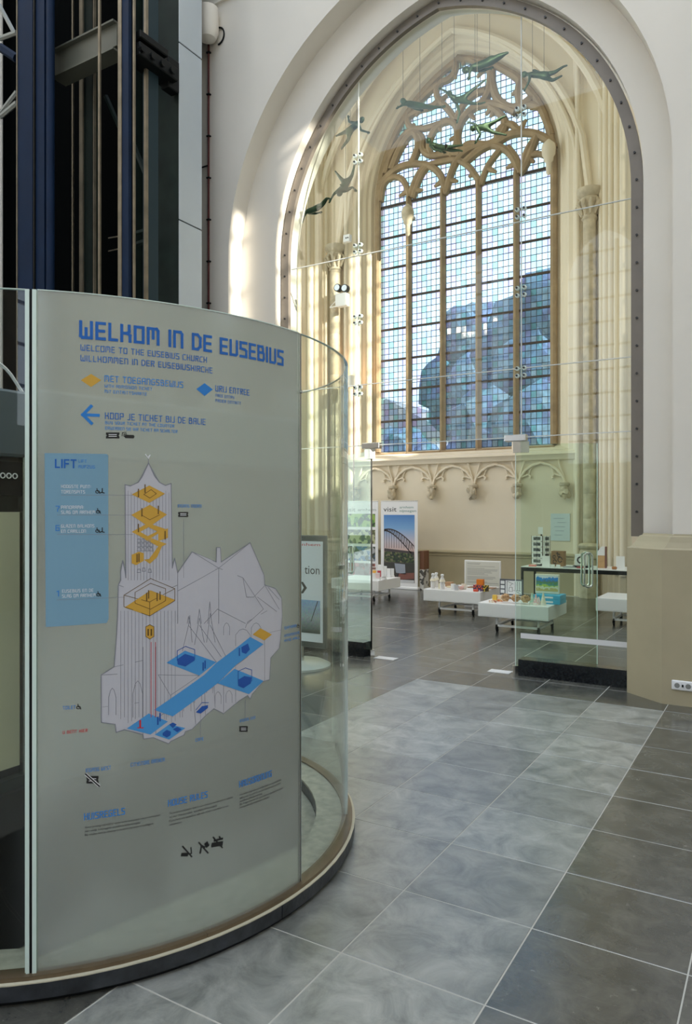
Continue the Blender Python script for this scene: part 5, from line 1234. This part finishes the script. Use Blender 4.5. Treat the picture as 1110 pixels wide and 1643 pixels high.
# --- roll-up banners
def banner(x0, x1, Y, label, full):
    t = thing('roll_up_banner', ((x0 + x1) / 2, Y, 0), label, 'banner', 'roll-up banners'); H_ = 1.82
    BB(x0 - .01, Y - .02, 0, x1 + .01, Y + .12, .055, .01).build('cassette', WHITE, t)
    B(x0, Y, .055, x1, Y + .006, H_).build('sheet', pm('banner_white', (.80, .79, .78), .5), t); BB(x0, Y - .006, H_, x1, Y + .012, H_ + .02, .003).build('top_rail', CHROME, t)
    f = lambda x, z: (x, Y - .0015, z); W_ = x1 - x0
    if full:
        p = MB().add([f(x0 + .07, .14), f(x1 - .07, .14), f(x1 - .07, 1.54), f(x0 + .07, 1.54)], [(0, 1, 2, 3)])
        p = p.build('photo_sky', photo_mat2(), t, fix=False)
        a, b = x0 + .08, x1 - .08; g = lambda u, v: (a + (b - a) * u, Y - .003, .14 + 1.4 * v)
        m = MB(); top = []; low = []
        for i in range(13):
            u = i / 12; top.append((u, .78 - .30 * max(0, u - .12) ** 1.6 + .02 * math.sin(u * 3))); low.append((u, .765 - .42 * max(0, u - .05) ** 1.5))
        for P_ in (top, low):
            for q, r in zip(P_, P_[1:]): strip(m, q, r, .010, g)
        for i in range(13): strip(m, top[i], (top[i][0], .505), .007, g); 
        for i in range(12): strip(m, top[i], low[i + 1], .006, g)
        m.add([g(0, .50), g(1, .46), g(1, .43), g(0, .455)], [(0, 1, 2, 3)]); m.build('bridge_print', ink('bridge', (.06, .045, .045)), t, fix=False)
        m = MB(); m.add([(a + (b - a) * u, Y - .0025, .14 + 1.4 * v) for u, v in ((0, .455), (1, .43), (1, .29), (0, .30))], [(0, 1, 2, 3)]); m.build('trees_print', pat_mat('trees_print', [(.03, .05, .02), (.07, .10, .03), (.02, .03, .02), (.16, .15, .08)], 25), t, fix=False)
        m = MB(); m.add([(a + (b - a) * u, Y - .0035, .14 + 1.4 * v) for u, v in ((.35, .28), (.7, .27), (.72, .12), (.4, .14))], [(0, 1, 2, 3)]); m.build('water_print', ink('water', (.30, .33, .38)), t, fix=False)
        m = MB(); m.add([(a + (b - a) * u, Y - .0035, .14 + 1.4 * v) for u, v in ((.5, .13), (1, .15), (1, .06), (.45, .04))], [(0, 1, 2, 3)]); m.build('quay_print', ink('quay', (.22, .08, .06)), t, fix=False)
        m = MB(); m.add([g(u, v) for u, v in ((.44, .25), (.49, .25), (.52, .10), (.60, .05), (.42, .05), (.46, .12))], [(0, 1, 2, 5), (5, 2, 3, 4)]); m.build('person_print', BLK, t, fix=False)
        m = MB(); sans(m, 'visit', f, x0 + .06, 1.61, x0 + .37, .10); m.build('title_print', BLK, t, fix=False)
        m = MB(); sans(m, 'arnhem', f, x0 + .44, 1.675, x0 + .76, .05); sans(m, 'nijmegen', f, x0 + .44, 1.60, x0 + .82, .05); m.build('subtitle_print', ink('teal', (.10, .26, .22)), t, fix=False)
        m = MB(); m.add([g(u, v) for u, v in ((.5, .04), (1, .04), (1, .0), (.5, .0))], [(0, 1, 2, 3)]); m.build('slogan_strip', ink('grey', (.55, .55, .55)), t, fix=False)
    else:
        m = MB(); sans(m, 'visit', f, x0 + .06, 1.61, x0 + .34, .09); sans(m, 'arnhem', f, x0 + .40, 1.62, x1 - .05, .06); m.build('title_print', ink('grey_text', (.20, .24, .20)), t, fix=False)
        for z0, z1, n, cc in ((1.28, 1.56, 'garden_print', [(.10, .25, .04), (.30, .45, .08), (.03, .05, .02)]), (.92, 1.22, 'crowd_print', [(.12, .12, .04), (.45, .45, .25), (.03, .03, .03)]), (.55, .86, 'town_print', [(.08, .16, .34), (.4, .4, .4), (.04, .05, .03)]), (.15, .5, 'street_print', [(.45, .12, .10), (.3, .2, .2), (.2, .08, .06)])):
            m = MB().add([f(x0 + .07, z0), f(x1 - .07, z0), f(x1 - .07, z1), f(x0 + .07, z1)], [(0, 1, 2, 3)]); m.build(n, pat_mat(n, cc, 14), t, fix=False)
def photo_mat2():
    if 'banner_sky' in MATS: return MATS['banner_sky']
    m, t, b = newmat('banner_sky'); c = t.nodes.new('ShaderNodeTexCoord'); s_ = t.nodes.new('ShaderNodeSeparateXYZ'); r = t.nodes.new('ShaderNodeValToRGB')
    t.links.new(c.outputs['Generated'], s_.inputs[0]); t.links.new(s_.outputs['Z'], r.inputs[0]); e = r.color_ramp.elements
    e[0].position = .0; e[0].color = (.05, .035, .03, 1); e[1].position = 1; e[1].color = (.06, .20, .50, 1)
    for p_, c_ in ((.28, (.04, .04, .03)), (.45, (.62, .42, .36)), (.6, (.55, .50, .55)), (.8, (.18, .36, .62))): x = e.new(p_); x.color = (*c_, 1)
    t.links.new(r.outputs[0], b.inputs['Base Color']); b.inputs['Roughness'].default_value = .5; MATS['banner_sky'] = m; return m
banner(xat(611, 13.55), xat(670, 13.55), 13.55, 'white roll-up banner with a steel arch bridge photo', True)
banner(xat(606.5, 13.62) - .9, xat(606.5, 13.62), 13.62, 'white roll-up banner with stacked garden and town photos, half behind the door', False)
boxthing('pattern_crate', 673, 679.5, 13.62, .42, .25, pat_mat('crate_pattern', [(.75, .74, .72), (.7, .7, .7), (.1, .1, .1)], 18), 'white black-dotted box on the floor beside the bridge banner', 'box', z=0)
boxthing('brown_crate', 673, 680, 13.62, .38, .25, pm('russet_board', (.20, .09, .05), .6), 'russet brown crate standing on the dotted box', 'box', z=.421)
# notice on the back wall
x0, x1 = onY(882, 913, 14.13); z0, z1 = ony(900, 868, 14.13).z, ony(900, 824, 14.13).z
nt_ = thing('wall_notice', ((x0 + x1) / 2, 14.13, z0), 'pale blue notice sheet fixed on the cream wall near the shaft', 'notice')
B(x0, 14.185, z0, x1, 14.197, z1).build('sheet', pm('pale_blue_sheet', (.62, .72, .76), .4), nt_)
m = MB()
for k, (a, b) in enumerate(((.15, .7), (.35, .8), (.2, .75), (.25, .7), (.2, .6))): m.box(x0 + (x1 - x0) * a, 14.183, z1 - .10 - k * .08, x0 + (x1 - x0) * b, 14.185, z1 - .09 - k * .08)
m.build('notice_text', pm('grey_blue_print', (.35, .42, .48), .6), nt_)
# exit sign and fittings on the left pier
c = ony(579, 828, 14.1); ex = thing('exit_sign', (c.x, 14.1, c.z), 'green emergency exit sign seen through the folded glass door', 'sign')
BB(c.x - .10, 14.1, c.z - .09, c.x + .10, 14.19, c.z + .09, .005).build('panel', pm('exit_green', (.02, .50, .24), .4, emit=((.02, .55, .25), .6)), ex)
m = MB(); f5 = lambda u, v: (c.x + u * .1, 14.098, c.z + v * .09)
for a, b in (((-.5, -.6), (-.1, 0)), ((-.1, 0), (.1, -.5)), ((-.1, 0), (0, .5)), ((0, .3), (.3, .1)), ((0, .3), (-.3, .2)), ((.45, -.7), (.45, .7)), ((.45, .7), (.8, .7)), ((.8, .7), (.8, -.7))): strip(m, a, b, .06, f5)
m.build('running_figure', WHT, ex, fix=False)
c = ony(552, 482, 13.9); em = thing('emergency_light', (c.x, 13.9, c.z), 'white emergency light box with twin round lamps on a bracket', 'lamp')
BB(c.x - .13, 13.72, c.z - .16, c.x + .15, 13.9, c.z + .12, .015).build('battery_box', WHITE, em)
for s_, dz_ in ((-.09, .02), (.10, -.02)):
    p = MB().tube([(c.x + s_, 13.74, c.z + .24 + dz_), (c.x + s_, 13.84, c.z + .24 + dz_)], .085, 18).build('lamp_head', BLACK, em)
    MB().tube([(c.x + s_, 13.733, c.z + .24 + dz_), (c.x + s_, 13.742, c.z + .24 + dz_)], .068, 18).build('lamp_glass', pm('lamp_glass', (.6, .62, .6), .1, .6), p)
m = MB().tube([(c.x - .25, 13.95, c.z - .16), (c.x - .25, 13.7, c.z - .17), (c.x + .16, 13.7, c.z - .17)], .012, 6).tube([(c.x - .25, 13.7, c.z - .17), (c.x - .12, 13.9, c.z + .1)], .01, 6); m.build('bracket', WHITE, em)
c = ony(557, 383, 13.8); jb = thing('junction_box', (c.x, 13.8, c.z), 'small white box with two dark lenses above the capital', 'box')
BB(c.x - .08, 13.75, c.z - .08, c.x + .09, 13.85, c.z + .08, .01).build('case', WHITE, jb)
for s_ in (0, .045): MB().tube([(c.x + s_, 13.745, c.z), (c.x + s_, 13.752, c.z)], .016, 8).build('lens', BLACK, jb)
c = ony(567, 613, 13.75); sc_ = thing('wall_sconce', (c.x, 13.75, c.z), 'cream half-round wall sconce with dark red cable below', 'lamp')
MB().lathe([(.10, c.z - .13), (.105, c.z + .13), (.095, c.z + .13), (.09, c.z - .12)], (c.x, 13.72), 16).build('shade', PAINT, sc_)
MB().tube([(c.x, 13.76, c.z), (c.x, 13.76, .8)], .012, 6).build('cable', MATS['dark_red_pipe'], sc_)
bl = bpy.data.lights.new('sconce_bulb', 'POINT'); bl.energy = 14; bl.color = (1, .5, .25); bl.shadow_soft_size = .04
bo = bpy.data.objects.new('sconce_bulb', bl); COL.objects.link(bo); bo.location = (c.x, 13.68, c.z + .16)

# ================================================================== BRONZE FIGURES
f1 = lambda x, y: (470 + x * .1351, 160 + y * .1351)
f2_ = lambda x, y: (620 + x * .2793, 60 + y * .2793)
EDG = [('neck', 'head'), ('chest', 'neck'), ('pelvis', 'chest'), ('chest', 'sl'), ('sl', 'el'), ('el', 'hl'), ('chest', 'sr'), ('sr', 'er'), ('er', 'hr'), ('pelvis', 'kl'), ('kl', 'al'), ('al', 'fl'), ('pelvis', 'kr'), ('kr', 'ar'), ('ar', 'fr')]
def figure(cv, Y, J, label, wires):
    sc_l = {}
    for k, v in J.items():
        x, y = cv(v[0], v[1]); dy = v[2] if len(v) > 2 else 0
        p = ony(x, y, Y); sc_l[k] = Vector((p.x, Y + dy, p.z))
    c = sc_l['chest']; pv = sc_l['pelvis']; S = max((c - pv).length / .22, .75)
    ax = (pv - c).normalized()
    def mixp(a, b, t): return a.lerp(b, t)
    for s_, sg in (('l', -1), ('r', 1)):
        sc_l.setdefault('s' + s_, c + Vector((0, sg * .075 * S, 0)) - ax * .02)
        sc_l.setdefault('e' + s_, sc_l['s' + s_] + ax * .11 * S + Vector((0, sg * .03, -.02))); sc_l.setdefault('h' + s_, sc_l['e' + s_] + ax * .10 * S)
        a, k_ = sc_l['a' + s_], sc_l['k' + s_]; sc_l.setdefault('f' + s_, a + (a - k_).normalized() * .07 * S)
    sc_l.setdefault('neck', mixp(c, sc_l['head'], .55))
    hd = sc_l['head']
    names = list(sc_l); R = {'head': .048, 'neck': .026, 'chest': .066, 'pelvis': .058, 'sl': .036, 'sr': .036, 'el': .023, 'er': .023, 'hl': .017, 'hr': .017, 'kl': .034, 'kr': .034, 'al': .020, 'ar': .020, 'fl': .016, 'fr': .016}
    t = thing('hanging_figure', tuple(pv), label, 'sculpture', 'bronze flying figures')
    vs = [sc_l[n] - pv for n in names]; me = bpy.data.meshes.new('body')
    ed = [(names.index(a), names.index(b)) for a, b in EDG]; me.from_pydata(vs, ed, [])
    # finer hand: short fingers and thumb
    o = bpy.data.objects.new('body', me); COL.objects.link(o)
    md = o.modifiers.new('skin', 'SKIN'); md.use_smooth_shade = True
    if not me.skin_vertices: 
        bm = bmesh.new(); bm.from_mesh(me); bm.verts.layers.skin.verify(); bm.to_mesh(me); bm.free()
    for n, sv in zip(names, me.skin_vertices[0].data):
        r = R[n] * S * .95; sv.radius = (r, r)
        sv.use_root = (n == 'pelvis')
    sb = o.modifiers.new('sub', 'SUBSURF'); sb.levels = 2; sb.render_levels = 2
    dg = bpy.context.evaluated_depsgraph_get(); dg.update()
    nm = bpy.data.meshes.new_from_object(o.evaluated_get(dg)); bpy.data.objects.remove(o)
    nm.materials.clear(); nm.materials.append(BRONZE); nm.name = 'body'
    for p in nm.polygons: p.use_smooth = True
    o = bpy.data.objects.new('body', nm); COL.objects.link(o); o.parent = t
    # head ovoid with nose, chin and ears
    bm = bmesh.new(); bmesh.ops.create_uvsphere(bm, u_segments=14, v_segments=10, radius=1)
    d = (hd - sc_l['neck']).normalized(); q = d.to_track_quat('Z', 'Y')
    for v in bm.verts:
        p = v.co.copy(); nose = max(0, 1 - (Vector((p.x, 0, p.z + .1)).length) * 3) * .28 if p.y < 0 else 0
        p = Vector((p.x * .78, p.y * .9 - nose, p.z * 1.08 + (.0 if p.y > 0 else -.08))); v.co = hd + q @ (p * .056 * S)
    MB().bm(bm, True).build('head', BRONZE, t)
    for s_ in 'lr':   # fingers and thumb
        h, e_ = sc_l['h' + s_], sc_l['e' + s_]; dr = (h - e_).normalized(); sd_ = dr.cross(Vector((0, 1, 0))); sd_ = sd_.normalized() if sd_.length > .1 else Vector((1, 0, 0)); m = MB()
        m.tube([h - dr * .01 * S, h + dr * .022 * S], [.017 * S, .020 * S], 8, flat=.55)
        for k in range(4):
            o_ = sd_ * (k - 1.5) * .009 * S; L = (.030, .036, .034, .026)[k] * S
            m.tube([h + dr * .02 * S + o_, h + dr * (.02 * S + L * .55) + o_, h + dr * (.02 * S + L) + o_ + Vector((0, -.006, -.004))], [.0052 * S, .0048 * S, .0038 * S], 5)
        m.tube([h + sd_ * -.012 * S, h + sd_ * -.028 * S + dr * .016 * S, h + sd_ * -.030 * S + dr * .028 * S], [.006 * S, .0055 * S, .004 * S], 5)
        m.build('hand', BRONZE, t)
    for n in wires:
        p = sc_l[n]; MB().tube([p, (p.x, p.y, vz(p.x, p.y))], .003, 5).build('suspension_wire', WIRE, t)
FY = 9.4
figure(f2_, FY, dict(head=(455, 187), chest=(508, 170), pelvis=(592, 142), sl=(497, 183, -.05), el=(487, 213, -.06), hl=(484, 238, -.06), kl=(645, 112, -.02), al=(690, 95, -.02), fl=(704, 93, -.02), kr=(648, 100, .05), ar=(680, 80, .05), fr=(692, 74, .05)), 'topmost bronze figure, flying flat with one arm hanging, before the window apex', ('chest', 'pelvis'))
figure(f2_, FY + .4, dict(head=(790, 212), chest=(838, 212), pelvis=(905, 218), sl=(830, 225, -.05), el=(828, 262, -.06), hl=(806, 305, -.06), sr=(838, 198, .05), er=(838, 175, .05), hr=(875, 190, .05), kl=(968, 200), al=(1015, 168), fl=(1040, 160), kr=(945, 238, .05), ar=(985, 218, .05), fr=(1005, 208, .05)), 'bronze figure at the right shoulder of the window, arm reaching down, legs trailing', ('chest', 'pelvis'))
figure(f2_, FY + .1, dict(head=(362, 322), chest=(388, 352), pelvis=(425, 362), sl=(378, 348, -.05), el=(345, 318, -.05), hl=(322, 308, -.05), sr=(395, 372, .04), er=(414, 420, .04), hr=(402, 470, .04), kl=(490, 305), al=(545, 262), fl=(572, 240), kr=(485, 378), ar=(535, 382), fr=(570, 372)), 'bronze figure with legs spread wide in the middle of the window head', ('chest',))
figure(f2_, FY - .1, dict(head=(95, 366), chest=(132, 382), pelvis=(192, 394), sl=(122, 392, -.05), el=(100, 398, -.05), hl=(80, 410, -.05), kl=(255, 400), al=(315, 402), fl=(340, 398), kr=(250, 392, .06), ar=(305, 388, .06), fr=(330, 380, .06)), 'bronze figure lying level, head toward the left pier, beside the window arch', ('head', 'pelvis'))
figure(f2_, FY - .45, dict(head=(496, 522), chest=(520, 522), pelvis=(562, 515), sl=(528, 532, -.05), el=(548, 566, -.05), hl=(526, 604, -.05), sr=(518, 510, .05), er=(500, 488, .05), hr=(470, 480, .05), kl=(620, 486), al=(668, 458), fl=(690, 450), kr=(612, 546), ar=(665, 556), fr=(692, 562)), 'bronze figure with bent arms in front of the tracery rosette', ('chest',))
figure(f2_, FY - .2, dict(head=(240, 592), chest=(268, 622), pelvis=(318, 636), sl=(262, 632, -.05), el=(285, 655, -.05), hl=(318, 660, -.05), kl=(370, 628), al=(415, 622), fl=(440, 618), kr=(372, 640, .05), ar=(410, 640, .05), fr=(430, 645, .05)), 'lowest bronze figure of the window group, diving left before the tracery', ('pelvis',))
figure(f1, FY - .8, dict(head=(815, 240), chest=(755, 290), pelvis=(680, 360), sl=(790, 300, -.04), el=(825, 378, -.04), hl=(905, 402, -.04), sr=(730, 265, .04), er=(648, 248, .04), hr=(640, 200, .04), kl=(600, 392), al=(535, 420), fl=(505, 432), kr=(655, 480), ar=(590, 560), fr=(570, 595)), 'bronze figure with arms and legs spread, upper one at the left reveal', ('chest', 'pelvis'))
figure(f1, FY - 1.2, dict(head=(555, 1112), chest=(585, 1070), pelvis=(625, 1005), sl=(560, 1085, -.04), el=(500, 1140, -.04), hl=(466, 1205, -.04), sr=(620, 1060, .05), er=(680, 1020, .05), hr=(715, 1052, .05), kl=(568, 935), al=(515, 868), fl=(498, 845), kr=(700, 905), ar=(722, 810), fr=(727, 770)), 'bronze figure diving head down with legs apart at the left reveal', ('pelvis',))
figure(f1, FY - .8, dict(head=(128, 1352), chest=(185, 1322), pelvis=(270, 1300), sl=(170, 1350, -.04), el=(150, 1400, -.04), hl=(137, 1450, -.04), kl=(345, 1235), al=(395, 1170), fl=(440, 1172), kr=(340, 1225, .05), ar=(385, 1160, .05), fr=(430, 1162, .05)), 'lowest bronze figure at the left reveal, prone with bent knees', ('chest',))

# ================================================================== OUTSIDE THE WINDOW
gd = B(-60, 15.2, -.6, 40, 80, -.5).build('ground', pm('grass_ground', (.12, .20, .06), .9, var=.3, scale=1)); struct(gd)
LEAF = pm('dark_foliage', (.07, .12, .17), .8, var=.5, scale=4)
def tree(px, Y, top_py, rad, label):
    x = xat(px, Y); H_ = ony(px, top_py, Y).z; rr = random.Random(int(px)); t = thing('tree', (x, Y, -.5), label, 'tree', 'trees outside the window')
    MB().tube([(x, Y, -.5), (x + .1, Y, H_ * .4), (x, Y, H_ * .7)], [.28, .2, .1], 8).build('trunk', pm('bark', (.10, .07, .05), .9), t)
    m = MB()
    for k in range(26):
        a = rr.uniform(0, 2 * PI); q = rr.random() ** .5 * rad; zz = rr.uniform(H_ * .25, H_ * .92); sc_f = 1 - abs(zz / H_ - .5) * .9
        bm = bmesh.new(); bmesh.ops.create_icosphere(bm, subdivisions=2, radius=1)
        rb_ = rad * rr.uniform(.35, .55)
        for v in bm.verts: v.co = Vector((x + q * math.cos(a) * sc_f, Y + q * math.sin(a) * sc_f * .6, min(zz, H_ - rb_))) + v.co * rb_ * rr.uniform(.8, 1.15)
        m.bm(bm)
    o = m.build('crown', LEAF, t); o['kind'] = 'stuff'
tree(885, 24, 436, 2.9, 'tallest dark tree outside behind the right-hand lights of the window'); tree(800, 33, 478, 3.2, 'dark tree outside behind the middle lights of the window'); tree(650, 29, 685, 1.6, 'low tree outside behind the foot of the window')
hx = xat(640, 40)
hs = thing('house', (hx, 42, -.5), 'pale house outside behind the foot of the window', 'building')
B(hx - 5, 40, -.5, hx + 3.5, 46, 6).build('wall', pm('pale_render', (.6, .58, .55), .8), hs)
MB().prism([(hx - 5.3, 6), (hx + 3.8, 6), (hx - .8, 8.6)], lambda p, d: (p[0], 39.8 + d, p[1]), 6.4).build('roof', pm('slate_roof', (.16, .15, .17), .8), hs)
for k in range(4): B(hx - 4 + k * 2, 39.95, 3.2, hx - 3 + k * 2, 40.0, 4.8).build('window', pm('dark_pane', (.05, .07, .09), .2), hs)
